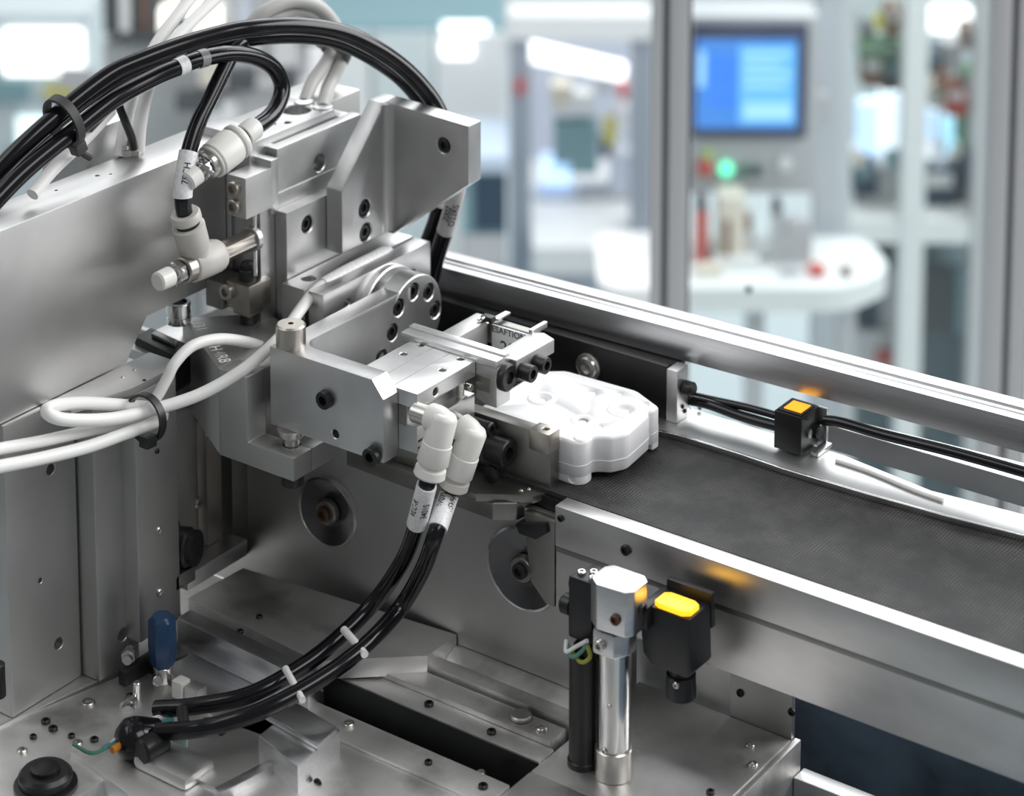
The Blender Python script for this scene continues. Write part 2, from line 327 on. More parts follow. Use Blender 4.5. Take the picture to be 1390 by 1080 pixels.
# wall that carries the rollers
rw = thing('roller_wall', 'tall grey side plate behind the two black dished rollers', 'plate', (-50, 8, -97))
obj('plate', box(-262, 15, 5, 9.2, -97.9, -8, .5), wall_plate, rw)
obj('plate', box(-262, -113, 6, 9.2, -7.5, 14, .5), wall_plate, rw)
obj('flange', prism('X', [(-7, -90.5), (4.8, -90.5), (4.8, -84), (2, -84), (-7, -88)], -60, 14, .4), alu_base, rw)
for px, py in ((1078, 966), (1008, 940)): screw(at(px-3, py, Y=36.1), -Y_, 1.7, 1, bed)
for px, py in ((1018, 1012), (1022, 1038)): screw(at(px, py, Z=-90), Z_, 2, 1, bed, nickel)
obj('end_wall', box(11.5, 14.8, 9.4, 36, -97.9, -8, .3), wall_plate, rw)
def roller(cx, cz, r, label, hub):
    t = thing('dished_roller', label, 'roller', (cx, 2, cz-r))
    obj('dish', lathe((cx, 4.9, cz), -Y_, [(0, r-.6), (2.2, r-.2), (3.0, r-.8), (.5, r*.50), (.3, r*.40), (.3, .1)], 48), dish_m, t, smooth=20)
    obj('rim', lathe((cx, 4.9, cz), -Y_, [(0, r+.3), (2.0, r+.7), (3.2, r+.3), (3.3, r-.7), (2.6, r-1.0)], 48, cap=False), chrome, t, label='bright machined rim')
    obj('hub', lathe((cx, 4.9, cz), -Y_, [(.8, 6.2), (3.4, 6.0), (4.2, 5.4), (4.2, 3.6)], 28), steel, t)
    screw((cx, .6, cz), -Y_, 3.5, 2.0, t, hub, name='hub_bolt')
roller(-133, -42.5, 16.3, 'black dished roller with a rusty hub bolt under the stop block', brown_m)
roller(-22.5, -35, 18.5, 'black dished roller partly covered by the end bracket of the conveyor', black_ox)

# ================================================================== CONVEYOR
cv = thing('belt_conveyor', 'belt conveyor with a black woven belt between grey metal side rails', 'conveyor', (60, 45, -48))
obj('near_side_rail', prism('X', [(9, .8), (0, .8), (0, -17.4), (.7, -17.5), (.7, -46), (9, -46)], -4, 430, .45), alu_side, cv, label='broad two-tier side rail with a groove')
obj('belt', prism('Y', [(-262, 0), (430, 0), (430, -2), (-262, -2)], 10.8, 96, 0), belt_m, cv, label='black woven belt with pale scuffs')
obj('slider_bed', box(-262, 430, 9.4, 96, -14, -2.2, .3), black_metal, cv)
lip = [(891, 586), (920, 592), (953, 602), (1005, 618), (1063, 638), (1173, 671), (1280, 701), (1390, 729)]
lp = [at(x, y, Z=2) for x, y in lip]; lp = [V(-262, 86, 2), V(-70, 84.5, 2), V(-30, 83.5, 2)]+lp+[V(300, 99, 2), V(430, 106, 2)]
obj('far_lip', prism('Z', [(p.x, p.y) for p in lp]+[(p.x, p.y+1.6) for p in lp[::-1]], .1, 2.6, .25), chrome, cv, label='thin bright guide lip')
obj('far_bed', prism('Z', [(p.x, p.y+1.8) for p in lp]+[(430, 121), (250, 117), (120, 105), (74, 112), (-70, 112), (-262, 112)], -3, 1.2, .3), alu_plate, cv, label='flat metal bed behind the guide lip')
obj('end_bracket', prism('Y', [(-20.5, -7), (-4.5, -7), (-4.5, -46), (-9, -46), (-17, -38), (-19, -24)], .5, 4.5, .5), steel, cv)
obj('nose_bracket', prism('Y', [(-24, -13), (-8, -8), (-7, -12), (-13, -17), (-22, -17)], -1.5, 4.6, .6), black_ox, cv)
obj('joint_strip', box(-3.8, 430, .35, 1, -20, -17.7, .05), steel, cv, label='dark joint strip'); screw((32, 0, -8), -Y_, 2.3, 1.2, cv); screw((-1, 0, -4), -Y_, 1.5, 1, cv)
for px, py in ((938, 556), (950, 553)): screw(at(px, py, Y=112), -Y_, 1.1, .7, cv, nickel)

rail = thing('profile_rail', 'long brushed aluminium profile rail behind the belt, in front of the glass', 'rail', (0, 107.8, 25.5))
rb = obj('profile', prism('X', [(0, 25.5), (0, 40), (4.5, 40), (5.2, 39.2), (6.2, 39.2), (6.8, 40), (8.4, 40), (9, 38.4), (11, 38.4), (11.6, 40), (19, 40), (19, 25.5)], -260, 430, .35), alu_rail, rail)
rb.location = (0, 0, 0); rail.rotation_euler.z = .039
rb.location = ((85)*MM, 9.5*MM, 0)
for x, l in ((-232, 100), (405, 100)):
    o = obj('rail_post', box(x, x+18, 122, 127, -90, 25.3, .5), alu_rail, rail)
sp = thing('stop_plate', 'black metal plate behind the white part with a shiny bolt', 'plate', (-80, 97, 0))
obj('plate', box(-200, -8.2, 95, 99.5, 1.3, 27, .4), black_metal, sp)
obj('top_cap', box(-200, -8.2, 99.6, 111, 1.3, 25, .4), black_metal, sp)
obj('end_plate', box(-8, -2.2, 94.6, 104, 1.3, 26.2, .4), alu_plate, sp, label='grey end plate')
obj('washer', lathe((-50.7, 95, 15.8), -Y_, [(0, 6.6), (1.2, 6.6), (1.4, 6.2), (1.5, 5.2), (2.6, 5.0), (3, 4.6), (3.2, 2.8, 'h'), (1.6, 2.7, 'h'), (1.5, .1)], 32), nickel, sp, label='shiny stepped bolt head')
obj('cable_boss', cyl((-2.2, 100, 17), (3.5, 100, 17), 3.4, bev=.8), black_pl, sp)
for i, (y, z) in enumerate(((99, 8), (101, 5))): screw((-2.2, y, z), X_, 1, .8, sp)
for i, p in enumerate((((918, 540), (960, 548), (1010, 566), (1060, 580)), ((920, 532), (960, 541), (1015, 553), (1062, 566)), ((1120, 570), (1145, 574), (1200, 590), (1300, 615), (1430, 652)))):
    tag(obj('thin_hose', tube(catmull([at(x, y, Y=106+i*2.5) for x, y in p], 8), 2.4 if i != 1 else 1.8, 12), hose_m),
        ('black hose from the stop plate to the amber sensor behind the belt', 'thinner black hose above another between stop plate and amber sensor', 'black hose leading away from the amber sensor under the rail')[i], 'hose')
bar = thing('cross_member', 'dark grey bar behind the belt under the profile rail', 'bar', (100, 150, -30))
obj('bar', prism('Z', [tuple(at(x, y, Z=-4)[:2]) for x, y in ((1090, 566), (1420, 662), (1440, 640), (1100, 556))], -16, -4, .6), alu_plate, bar)
obj('bar_support', box(300, 330, 128, 176, -110, -16.2, .5), alu_plate, bar)
wc = tag(obj('thin_rod', tube(catmull([at(x, y, Z=1.8) for x, y in ((1135, 625), (1180, 640), (1240, 665), (1280, 679))], 6), .9, 10), cable_m), 'thin white rod lying behind the guide lip, right of the far sensor', 'rod')

# ---- amber sensors
s1 = thing('far_light_sensor', 'black cube sensor with an amber lit window behind the belt', 'sensor', (58, 101, 1.3))
A = [at(1051, 556, Y=98), at(1087, 568, Y=98), at(1127, 548, Y=0) if 0 else V(62.5, 119, 21), V(47, 119, 21)]
sb = obj('body', prism('Z', [(46.3, 98), (60.2, 98), (60.2, 114), (46.3, 114)], 2.4, 20, .6), black_pl, s1)
obj('lens_frame', box(47.2, 59.4, 99, 111.5, 20, 20.6, .2), black_pl, s1)
obj('lamp_window', box(49.4, 58.2, 101, 110, 20.6, 21, .15), amber_lit, s1, label='glowing amber window')
obj('focus_screw', lathe((60.2, 104.5, 10.5), X_, [(0, 2), (1, 2), (1.2, 1.6), (1.3, .1)], 20), steel, s1)
obj('side_knob', lathe((60.2, 110.5, 9.5), X_, [(0, 3.4), (2.4, 3.4), (3, 2.8), (3, .1)], 24), black_pl, s1)
obj('bracket', box(55, 64, 114.2, 116, 1.3, 19, .3), alu_plate, s1)
obj('bracket', box(62, 66, 103, 116, 1.3, 3, .3), alu_plate, s1)

st = thing('sensor_stand', 'round steel post with a square clamp head in front of the conveyor', 'stand', (45, -28, -90))
PX, PYY = 45, -28
obj('post', cyl((PX, PYY, -90), (PX, PYY, -24), 6.9, bev=.5, seg=40), chrome, st)
obj('foot_collar', cyl((PX, PYY, -90), (PX, PYY, -77), 7.9, bev=.5, seg=40), nickel, st)
obj('clamp_head', prism('Z', [(36.5, -33), (42, -37), (55, -36), (57.5, -33), (57.5, -23), (54, -19.5), (39, -19.5), (36.5, -23)], -23, -3.5, .8), alu_rail, st)
obj('clamp_ring', prism('Z', [(36.8, -30), (40, -36.5), (50, -36.5), (53.5, -30), (53.5, -24), (40, -20.5), (36.8, -24)], -34, -24, 1.0), alu_rail, st)
screw((44, -36.6, -29), -Y_, 2.4, 2.2, st, nickel); screw((51, -36.4, -16), -Y_, 2.2, 1.4, st, brown_m); screw((57.6, -28, -13), X_, 2.4, 1.6, st)
screw((45, -34.9, -76), -Y_, 1.4, .8, st, nickel); screw((47, -34.4, -56), -Y_, 1.1, .6, st, nickel)
ns = thing('near_light_sensor', 'black box sensor with a bright amber lamp on the steel post', 'sensor', (66, -18, -54))
obj('body', prism('Y', [(54, -16), (58, -13), (78, -13), (79, -36), (77, -38.5), (60, -38.5), (56, -34)], -24, -8, .9), black_pl, ns)
obj('lamp_window', prism('Z', [(60.5, -22.5), (63, -23.6), (74, -23.6), (77, -21.5), (77, -15), (74, -13.4), (63, -13.4), (60.5, -15)], -13, -10.6, .5), amber_hot, ns, label='glowing amber lamp cap')
obj('cover_clip', box(57, 78.6, -8, -5, -24, -9, .6), black_pl, ns)
obj('cable_gland', lathe((70, -17, -38.5), -Z_, [(0, 5), (3, 5), (3.2, 6), (10, 6.4), (13, 6.2), (13.6, 5)], 28), black_pl, ns)
obj('mount_arm', box(55.6, 60, -27, -9, -22, -12.5, .6), black_ox, ns)
screw((72, -23.5, -43), -Y_, 1.4, 1.2, ns, nickel)
ac = thing('slim_cylinder', 'slim black upright cylinder left of the steel post', 'cylinder', (31, -29, -90))
obj('tube_body', cyl((30.6, -29, -89), (30.6, -29, -41), 6.0, bev=1.2, seg=36), black_pl, ac)
obj('foot', cyl((30.6, -29, -90.5), (30.6, -29, -87), 6.6, bev=.5, seg=36), black_metal, ac)
obj('end_plug', cyl((30.6, -29, -41), (30.6, -29, -36), 4.2, bev=.8), black_metal, ac)
for k, (c, dz, m) in enumerate((((26, -35), 0, cable_m), ((29, -35.5), -1, mat('green_wire', (.10, .25, .20), 0, .4)), ((33, -35), -2, mat('yellow_green_wire', (.35, .38, .05), 0, .4)))):
    obj('wire', tube(catmull([V(24, -32, -36+dz), V(c[0], c[1], -39+dz), V(c[0]+4, c[1]+1, -36+dz), V(36, -34.5, -31+dz)], 8), .9, 8), m, ac)
kc = thing('clamp_cluster', 'cluster of black clamp knobs behind the silver clamp head', 'knob', (31, -25, -34))
obj('clamp_body', prism('Z', [(24, -31), (35.8, -31), (35.8, -17), (27, -17)], -35, -8, 1.2), black_ox, kc)
obj('knob', cyl((23.8, -26, -24), (18, -26, -24), 4.2, bev=1), black_pl, kc); obj('knob', cyl((25, -24, -15), (21, -24, -15), 3.2, bev=.8), black_pl, kc)
for p in ((28, -27, -8), (32, -24, -8), (34.5, -28, -8)): screw(p, Z_, 1.8, 1.6, kc, nickel)

# ================================================================== WHITE PART ON THE BELT
def rpoly(pts, r=3, n=5):
    """round the corners of a polygon"""
    out = []
    for i, p in enumerate(pts):
        p = Vector(p); a = (Vector(pts[i-1])-p); b = (Vector(pts[(i+1) % len(pts)])-p); k = min(r, a.length*.45, b.length*.45)
        p0, p1 = p+a.normalized()*k, p+b.normalized()*k
        for j in range(n+1):
            t = j/n; out.append(tuple(p0*(1-t)**2+p*2*t*(1-t)+p1*t*t))
    return out
def pillow(poly, z0, z1, r, n=5):
    bm = bmesh.new(); P = [Vector((x, y)) for x, y in poly]; m = len(P); nr = []
    for i in range(m):
        t = (P[(i+1) % m]-P[i-1]).normalized(); nr.append(Vector((t.y, -t.x)))
    rings = [[bm.verts.new((p.x-q.x*.6, p.y-q.y*.6, z0)) for p, q in zip(P, nr)], [bm.verts.new((p.x, p.y, z0+.6)) for p in P]]
    for k in range(n+1):
        a = math.pi/2*k/n; o = r*(1-math.cos(a)); rings.append([bm.verts.new((p.x-q.x*o, p.y-q.y*o, z1-r+r*math.sin(a))) for p, q in zip(P, nr)])
    for A_, B_ in zip(rings, rings[1:]):
        for i in range(m): bm.faces.new((A_[i], A_[(i+1) % m], B_[(i+1) % m], B_[i]))
    bm.faces.new(rings[0][::-1]); bm.faces.new(rings[-1]); bmesh.ops.recalc_face_normals(bm, faces=bm.faces); return bm
wp = thing('moulded_part', 'white moulded plastic part lying on the black belt', 'plastic part', (-35, 45, 0))
main = [(-62, 20.5), (-7.5, 20.5), (-4.6, 24), (-4.6, 29.5), (-1.5, 32), (2, 33.5), (6, 40.5), (3.6, 62), (1.2, 64), (3, 66), (3, 71.5), (-1.5, 73.5), (-14, 79.5), (-52, 78), (-62, 70)]
lobe = [(-62, 20.6), (-7.6, 20.6), (-4.7, 24), (-4.7, 29.5), (-9, 33), (-62, 33)]
core = rpoly(main, 2.6)
dim = [(V(-44, 47, 20), Z_, 1.6, .9, 1.8), (V(-30, 66, 20), Z_, 1.8, 1.1, 2.6), (V(-19, 72, 20), Z_, 1.2, .8, 1.6), (V(-17, 40, 20), Z_, 1.6, .9, 1.8), (V(-8, 59, 20), Z_, 2.4, .9, 2.2), (V(-4, 70, 20), Z_, 1.2, .9, 1.4), (V(-8, 40, 20), Z_, .8, .6, 1.2)]
obj('shell', pillow(core, 3.4, 20, 1.6), part_m, wp, drill=dim, smooth=50)
obj('near_lobe', prism('Z', rpoly(lobe, 2.4), 0.1, 12, .6), part_m, wp, drill=[(V(-9.5, 20.5, 2.6), -Y_, 1.6, .8, .5)])
obj('far_tab', prism('Z', rpoly([(-8, 66), (2.9, 66), (2.9, 71.4), (-8, 73)], 1.2), 1.2, 12, .4), part_m, wp)
obj('foot', prism('Z', rpoly([(-58, 66), (-12, 66), (-12, 76), (-58, 76)], 3), .1, 4, .4), part_m, wp)
for x, y, r, h in ((-44, 47, 5.6, .7), (-8, 59, 6.4, .7), (-17, 40, 4.6, .5)):
    obj('boss', lathe((x, y, 19.7), Z_, [(0, r+2.2), (h*.4, r+1.4), (h+.2, r+.2), (h+.2, r-.8), (h*.4, r-1.8), (0, r-2.2)], 40, cap=False), part_m, wp, smooth=80)
obj('mould_seam', prism('Z', [(x+(.12 if x > -20 else 0), y+(-.12 if y < 45 else .12)) for x, y in core], 8.6, 9.1, .1), part_m, wp)
obj('mould_seam', prism('Z', [(x+.1, y-.12) for x, y in rpoly(lobe, 2.4)], 8.5, 8.9, .1), part_m, wp)
obj('corner_pip', lathe((-8.4, 25, 19.2), Z_, [(0, 3.2), (.8, 3), (1.3, 2.2), (1.3, .1)], 24), part_m, wp, smooth=80)

# ================================================================== SWING ARM (U-shaped bracket)
arm = thing('swing_arm', 'silver U-shaped swing arm bracket holding the white-topped gripper slide', 'bracket', (-100, 0, 20))
plan = [(-126, -43), (-62.5, -43), (-62.5, -33), (-108, -33)]+[(-108-8*math.sin(a), -25-8*math.cos(a)) for a in [math.pi/2*k/6 for k in range(1, 7)]]+[(-116, 44), (-126, 44)]
cutters = [prism('Y', [(-69.5, 57), (-62.2, 48.2), (-61, 48.2), (-61, 60), (-69.5, 60)], -50, -30, 0), prism('X', [(-30, 19), (-30, 21), (20, 26), (50, 26), (50, 19)], -130, -110, 0)]
holes = [(47-12, 49), (46, 53), (57.5, 49), (62.5, 38.5), (30.3, 38.8)]
obj('bracket_body', prism('Z', plan, 20, 56, .5), alu, arm, cut=cutters, drill=[(V(-89.2, -43, 25.7), -Y_, 1.9, 7, .4), (V(-93.9, -43, 40.5), -Y_, 4.1, 1.2, 0), (V(-30+.3-86, 38.8-8.5, 38.8), X_, 4.0, 3, .5), (V(-116, 35, 49), X_, 4.0, 3, .5)])
obj('pivot_flange', cyl((-126, 47.5, 40), (-115.9, 47.5, 40), 20, bev=.5, seg=64), alu, arm, label='round flange with a ring of screws', drill=[(V(-115.9, y, z), X_, 4.0, 3.2, .5) for y, z in holes])
for y, z in holes: screw((-119, y, z), X_, 3.3, 2.6, arm)
screw((-93.9, -42, 40.5), -Y_, 4.0, 3.8, arm); screw((-67.7, -43, 22.5), -Y_, 4.0, 3.6, arm)
screw((-118.5, 22, 30), X_, 4, 3, arm)
stop = obj('stop_screw', lathe((-119.2, -36.6, 56), Z_, [(0, 6.6), (9.2, 6.6), (10.0, 5.8), (10, 1.4, 'h'), (6, 1.3, 'h'), (6, .05)], 40), warm_steel, arm, label='warm grey round stop screw head')
obj('stop_pin', lathe((-116.5, -40, 20), -Z_, [(0, 6.4), (2.5, 6.0), (4.5, 4.6), (4.8, 3.4), (8.2, 3.4), (8.2, .1)], 32), nickel, arm, label='tapered stop pin under the arm')

# ================================================================== STOP BLOCK under the arm
sblk = thing('stop_block', 'grey L-shaped stop block with white engraved marks under the swing arm', 'block', (-140, -40, 1))
pl = [(-150, -50), (-150, -38), (-133.3, -38), (-133, -20), (-162, 4), (-172, 8), (-200, -20)]
obj('front_block', prism('Y', [(-150, 1.5), (-107, 1.5), (-107, 12), (-133.3, 12), (-133.3, 42), (-150, 42)], -50, -38, .4), wall_plate, sblk)
obj('upper_block', prism('Z', pl, 1.5, 42, .15), wall_plate, sblk)
obj('foot_block', box(-133.2, -107, -37.9, -20, 1.5, 12, .2), wall_plate, sblk)
screw((-116.5, -40, 10.4), Z_, 4.4, 1.6, sblk); screw((-113, -44, 1.5), -Z_, 5.2, 5, sblk)
e0, e1 = at(262, 455, Z=42), at(305, 493, Z=42)
ed = (V(-150, -50, 0)-V(-200, -20, 0)).normalized(); nrm = V(-ed.y, ed.x, 0)
for s_, f_ in (('U31', .18), ('L7', .48), ('-H', .63), ('4R8', .82)):
    c = V(-200, -20, 42)+ed*(58*f_)+nrm*4.6
    text(s_, 7.6, c, ed, nrm, engr, sblk, 'engraving', bold=.03)

# ================================================================== GRIPPER SLIDE
gp = thing('gripper_slide', 'bright white-topped linear gripper slide inside the swing arm', 'gripper', (-70, -12, 22))
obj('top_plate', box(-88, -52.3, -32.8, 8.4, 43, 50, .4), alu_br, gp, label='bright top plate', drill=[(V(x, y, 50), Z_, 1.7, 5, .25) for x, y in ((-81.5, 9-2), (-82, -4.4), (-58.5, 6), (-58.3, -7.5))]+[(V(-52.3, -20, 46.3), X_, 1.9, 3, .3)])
obj('top_line', box(-75.3, -75, -32.6, 8.2, 49.9, 50.06, 0), steel, gp); obj('top_line', box(-66, -65.7, -32.6, 8.2, 49.9, 50.06, 0), steel, gp)
obj('slide_core', box(-84, -58, -32.8, 8.3, 34, 42.9, .3), steel, gp)
obj('lower_rail', box(-86, -52.6, -32.8, 8.3, 23, 35, .5), alu, gp, drill=[(V(-52.6, -9, 30.5), X_, 1.8, 3, .3)])
screw((-55, -20, 46.3), X_, 1.5, 1.0, gp); screw((-55, -9, 30.5), X_, 1.4, 1.0, gp)
obj('guide_groove', box(-53.5, -52.4, -32, -16, 25, 26, .1), hole_m, gp); obj('guide_groove', box(-53.5, -52.4, -32, -16, 28, 29, .1), hole_m, gp)
obj('guide_pin', cyl((-55, 1, 35), (-55, 1, 43), 1.8, bev=.2), chrome, gp); obj('guide_pin', cyl((-56, 6, 38), (-52.6, 6, 38), 1.6, bev=.3), nickel, gp)
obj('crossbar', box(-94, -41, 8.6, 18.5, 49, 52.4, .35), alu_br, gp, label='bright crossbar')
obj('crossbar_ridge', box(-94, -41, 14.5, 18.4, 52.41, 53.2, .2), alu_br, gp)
obj('near_finger', prism('Y', [(-52.2, 49), (-41, 49), (-41, 31), (-47.5, 31), (-52.2, 33)], 8.6, 18.5, .4), alu, gp)
obj('finger_recess', box(-52.0, -44.5, 8.3, 8.9, 37, 44, .15), steel, gp)
obj('end_cap', lathe((-41, 14.5, 43.5), X_, [(0, 6.2), (2.4, 6.2), (3, 5.4), (3, 3, 'h'), (1.6, 2.9, 'h'), (1.6, .1)], 32), black_ox, gp)

fj = thing('far_finger', 'grey forked finger beyond the crossbar, carrying two black screws and the sign', 'bracket', (-58, 35, 40))
obj('right_bar', prism('Z', [(-50, 18.7), (-37.8, 18.7), (-37.2, 47), (-45, 50), (-50, 46)], 43.6, 50, .5), wall_plate, fj)
obj('left_bar', prism('Z', [(-82.5, 18.7), (-73, 18.7), (-73, 45), (-76, 50), (-82.5, 50)], 38, 50, .6), wall_plate, fj)
obj('back_bar', box(-76, -48.5, 48.4, 53, 38, 48.6, .4), steel, fj)
obj('edge_strip', box(-50.6, -48.6, 46.2, 58, 48.7, 51.4, .2), alu_br, fj, label='thin bright strip')
obj('clip', box(-71.5, -68.5, 47.5, 57, 50.1, 51.2, .2), alu_br, fj); obj('clip', box(-75.5, -69.5, 43.5, 47.2, 50.1, 52.6, .4), black_ox, fj)
for p in ((-75.6, 43.2, 51), (-73.4, 43.2, 52), (-71, 43.2, 50.5)): obj('clip_pin', cyl(p, (p[0], p[1]-1.6, p[2]), .7, bev=.15, seg=12), chrome, fj)
for y in (22.5, 33): screw((-37.8, y, 46-2), X_, 3.8, 6.5, fj)
sg = thing('station_sign', 'small white sign with black lettering and the number 20', 'sign', (-60, 46, 32))
SY = 46.2
obj('plate', box(-71.2, -49.8, SY, SY+1.2, 31, 48.4, .15), mat('sign_white', (.72, .72, .72), 0, .4), sg)
sp_ = at(692, 453, Y=SY); text('ESAFTION', 4.2, (sp_.x-.6, SY, sp_.z), X_, Z_, ink, sg, bold=.045); sp_ = at(689, 474, Y=SY); text('20', 8.6, (sp_.x, SY, sp_.z), X_, Z_, ink, sg, bold=.05)

jw = thing('near_jaw', 'dark steel gripper jaw plate pressed against the white part', 'jaw', (-45, 10, -14))
obj('jaw_plate', prism('Y', [(-72, 23.5), (-15.6, 23.5), (-15.6, -5), (-72, -5)], 13, 19.6, .5), steel, jw)
obj('corner_tab', box(-26, -15.4, 11.6, 20, 15.5, 24.6, .5), warm_steel, jw, drill=[(V(-20, 16, 24.6), Z_, 1.5, 3, .3)])
P4 = [at(x, y, Z=-5) for x, y in ((470, 610), (669, 684), (702, 684), (752, 661))]
obj('jaw_foot', prism('Z', [(p.x, p.y) for p in P4]+[(-15.6, 19.6), (-110, 19.6)], -12.5, -5.05, .5), steel, jw)
obj('foot_step', prism('Z', [(-72, -6), (-40, -8), (-30, -1), (-19, 5), (-16, 12.8), (-72, 12.8)], -5, -1.5, .5), steel, jw)
obj('edge_trim', prism('Z', [(P4[1].x, P4[1].y), (P4[2].x, P4[2].y), (P4[2].x-1, P4[2].y+1.2), (P4[1].x+.2, P4[1].y+1.4)], -5.0, -4.6, .1), alu_br, jw)
obj('clamp_screw', lathe((-58, 7.5, 12.5), X_, [(0, 3.4), (14, 3.4), (14, 5.6), (14.4, 6), (24, 6), (24.6, 5.4), (24.6, 3.2, 'h'), (20, 3.1, 'h'), (20, .1)], 32), black_ox, jw, label='large black socket screw')
obj('clamp_screw', lathe((-60, 8.5, 20.5), X_, [(0, 3.2), (16, 3.2), (16.6, 2.6), (16.6, 1.6, 'h'), (13, 1.5, 'h'), (13, .1)], 28), black_ox, jw)
obj('set_screw', lathe((-40, 4, 3), -Y_, [(0, 3.8), (1.4, 3.8), (1.8, 3.2), (1.8, .1)], 28), black_ox, jw)
for p in ((-26, 6, -1.5), (-24, 9, -1.5)): screw(p, Z_, 1.1, .6, jw, nickel)
fbar = thing('support_beam', 'dark grey horizontal beam running under the gripper slide', 'beam', (-95, 4, -8))
obj('beam', box(-112, -72.4, 1, 11.8, -4.9, 6, .5), steel, fbar)
obj('lug', prism('Y', [(-118, -2), (-106, 4), (-103, -8), (-108, -14), (-114, -10)], -1.5, 5.2, .5), warm_steel, fbar)

# ================================================================== ROTARY UNIT, VERTICAL PLATE, GUSSET
ru = thing('rotary_unit', 'silver rotary unit behind the swing arm, a round disc on its face', 'actuator', (-145, 45, 28))
obj('front_plate', box(-143, -134.2, 3, 82.5, 27, 61.5, .5), alu, ru, drill=[(V(-134.2, y, z), X_, 1.9, 4, .4) for y, z in ((20, 52), (69, 50), (76, 34))])
obj('rear_plate', box(-159.5, -146, 3.5, 84, 24, 61, .5), alu, ru, drill=[(V(-153, 15, 61), Z_, 3.4, 4, .4)])
obj('spacer', box(-146, -143, 8, 80, 28, 56, .2), steel, ru)
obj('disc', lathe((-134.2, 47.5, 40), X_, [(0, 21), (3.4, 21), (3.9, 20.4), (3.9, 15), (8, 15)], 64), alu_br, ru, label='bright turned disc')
screw((-149.2, 3.5, 44), -Y_, 3.6, 1.6, ru); screw((-153, 3.5, 33), -Y_, 3.6, 2.2, ru)
vp = thing('vertical_plate', 'upright silver plate behind the rotary unit with one counterbored screw', 'plate', (-164, 35, 24))
obj('plate', box(-167, -160, 8, 86, 24, 93, .5), alu, vp, drill=[(V(-160, 22.8, 83), X_, 4.0, 5, .6)])
screw((-163.6, 22.8, 83), X_, 3.3, 2.4, vp)
obj('back_plate', box(-178, -167.2, -2, 80, 24, 100, .5), alu, vp)
gu = thing('gusset_bracket', 'thick angled silver gusset bracket with a slanted bright edge and three screws', 'bracket', (-150, 60, 66))
YB = 70.0
obj('side_flange', prism('X', [(36, 66.2), (YB+10, 66.2), (YB+10, 131), (YB-2, 131), (36, 97)], -159.8, -150.2, .6), alu, gu, drill=[(V(-150.2, y, z), X_, 4.3, 5, .6) for y, z in ((53.0, 83.5), (53.5, 71.5))])
obj('front_flange', prism('Y', [(-150.2, 66.2), (-147, 66.2), (-102, 100.5), (-102, 128.8), (-150.2, 131)], YB, YB+10, .6), alu, gu, drill=[(V(-116.5, YB, 116.5), -Y_, 3.7, 3, .5)])
cs = [(-150.3, YB+.2), (-150.3, YB-4.5)]+[(-145.7-4.5*math.cos(a), YB-4.5+4.5*math.sin(a)) for a in [math.pi/2*k/8 for k in range(9)]]+[(-145.7, YB+.2)]
obj('fillet', prism('Z', cs, 67.6, 130.4, 0), alu, gu, smooth=60)
for y, z in ((53.0, 83.5), (53.5, 71.5)): screw((-153.6, y, z), X_, 3.6, 2.6, gu)
screw((-116.5, YB+2, 116.5), -Y_, 3.2, 2.2, gu)

# ================================================================== UPPER BLOCKS BEHIND THE GUSSET
ub = thing('upper_block', 'silver block with a pocket and a round bore above the vertical plate', 'block', (-185, 30, 93))
u0, u1 = at(376, 204, X=-168), at(490, 153, X=-168)
UZ = (u0.z+u1.z)/2
obj('front_wall', box(-174, -168, u0.y, u1.y, 93.2, UZ, .5), alu, ub, drill=[(V(-168, at(434, 221, X=-168).y, at(434, 221, X=-168).z), X_, 4.2, 9, .5), (V(-168, at(402, 257, X=-168).y, at(402, 257, X=-168).z), X_, 1.6, 4, .3)])
obj('left_wall', box(-186, -174, u0.y, u0.y+5, 93.2, UZ-.1, .4), alu, ub)
obj('right_wall', box(-190, -174, u1.y-9, u1.y-2, 93.2, UZ-.1, .4), alu, ub)
obj('pocket_floor', box(-196, -174, u0.y+5, u1.y-9, 93.2, UZ-9, .3), steel, ub)
hb = thing('top_plate_block', 'grey top block with a large oval bore where two grey cables enter', 'block', (-205, 30, 93))
h0, h1 = at(384, 178, Z=UZ+4), at(452, 147, Z=UZ+4)
hx = (h0.x+h1.x)/2
obj('block', box(hx-30, hx, h0.y-22, h1.y, UZ-12, UZ+4, .5), alu, hb, drill=[(V(*at(402, 149, Z=UZ+4)), Z_, 7.0, 8, .6), (V(*at(390, 166, Z=UZ+4)), Z_, 1.8, 5, .3), (V(*at(372, 168, Z=UZ+4)), Z_, 1.2, 5, .2), (V(*at(425, 141, Z=UZ+4)), Z_, 1.0, 5, .2)])
obj('support', box(hx-30, hx-1, h0.y-20, h1.y-2, 40, UZ-12.2, .3), alu_plate, hb)
for px, py in ((413, 139), (438, 146)): obj('cable_bush', lathe(at(px, py, Z=UZ+4), Z_, [(0, 5), (.8, 4.8), (1.2, 3.2)], 24), alu_br, hb)
rbk = thing('rear_block', 'tall grey block behind the bracket, partly hidden by the cables', 'block', (-215, 60, 93))
r0 = at(489, 121, X=-186)
obj('block', box(-216, -186, r0.y-30, r0.y, 60, r0.z, .6), alu_plate, rbk)

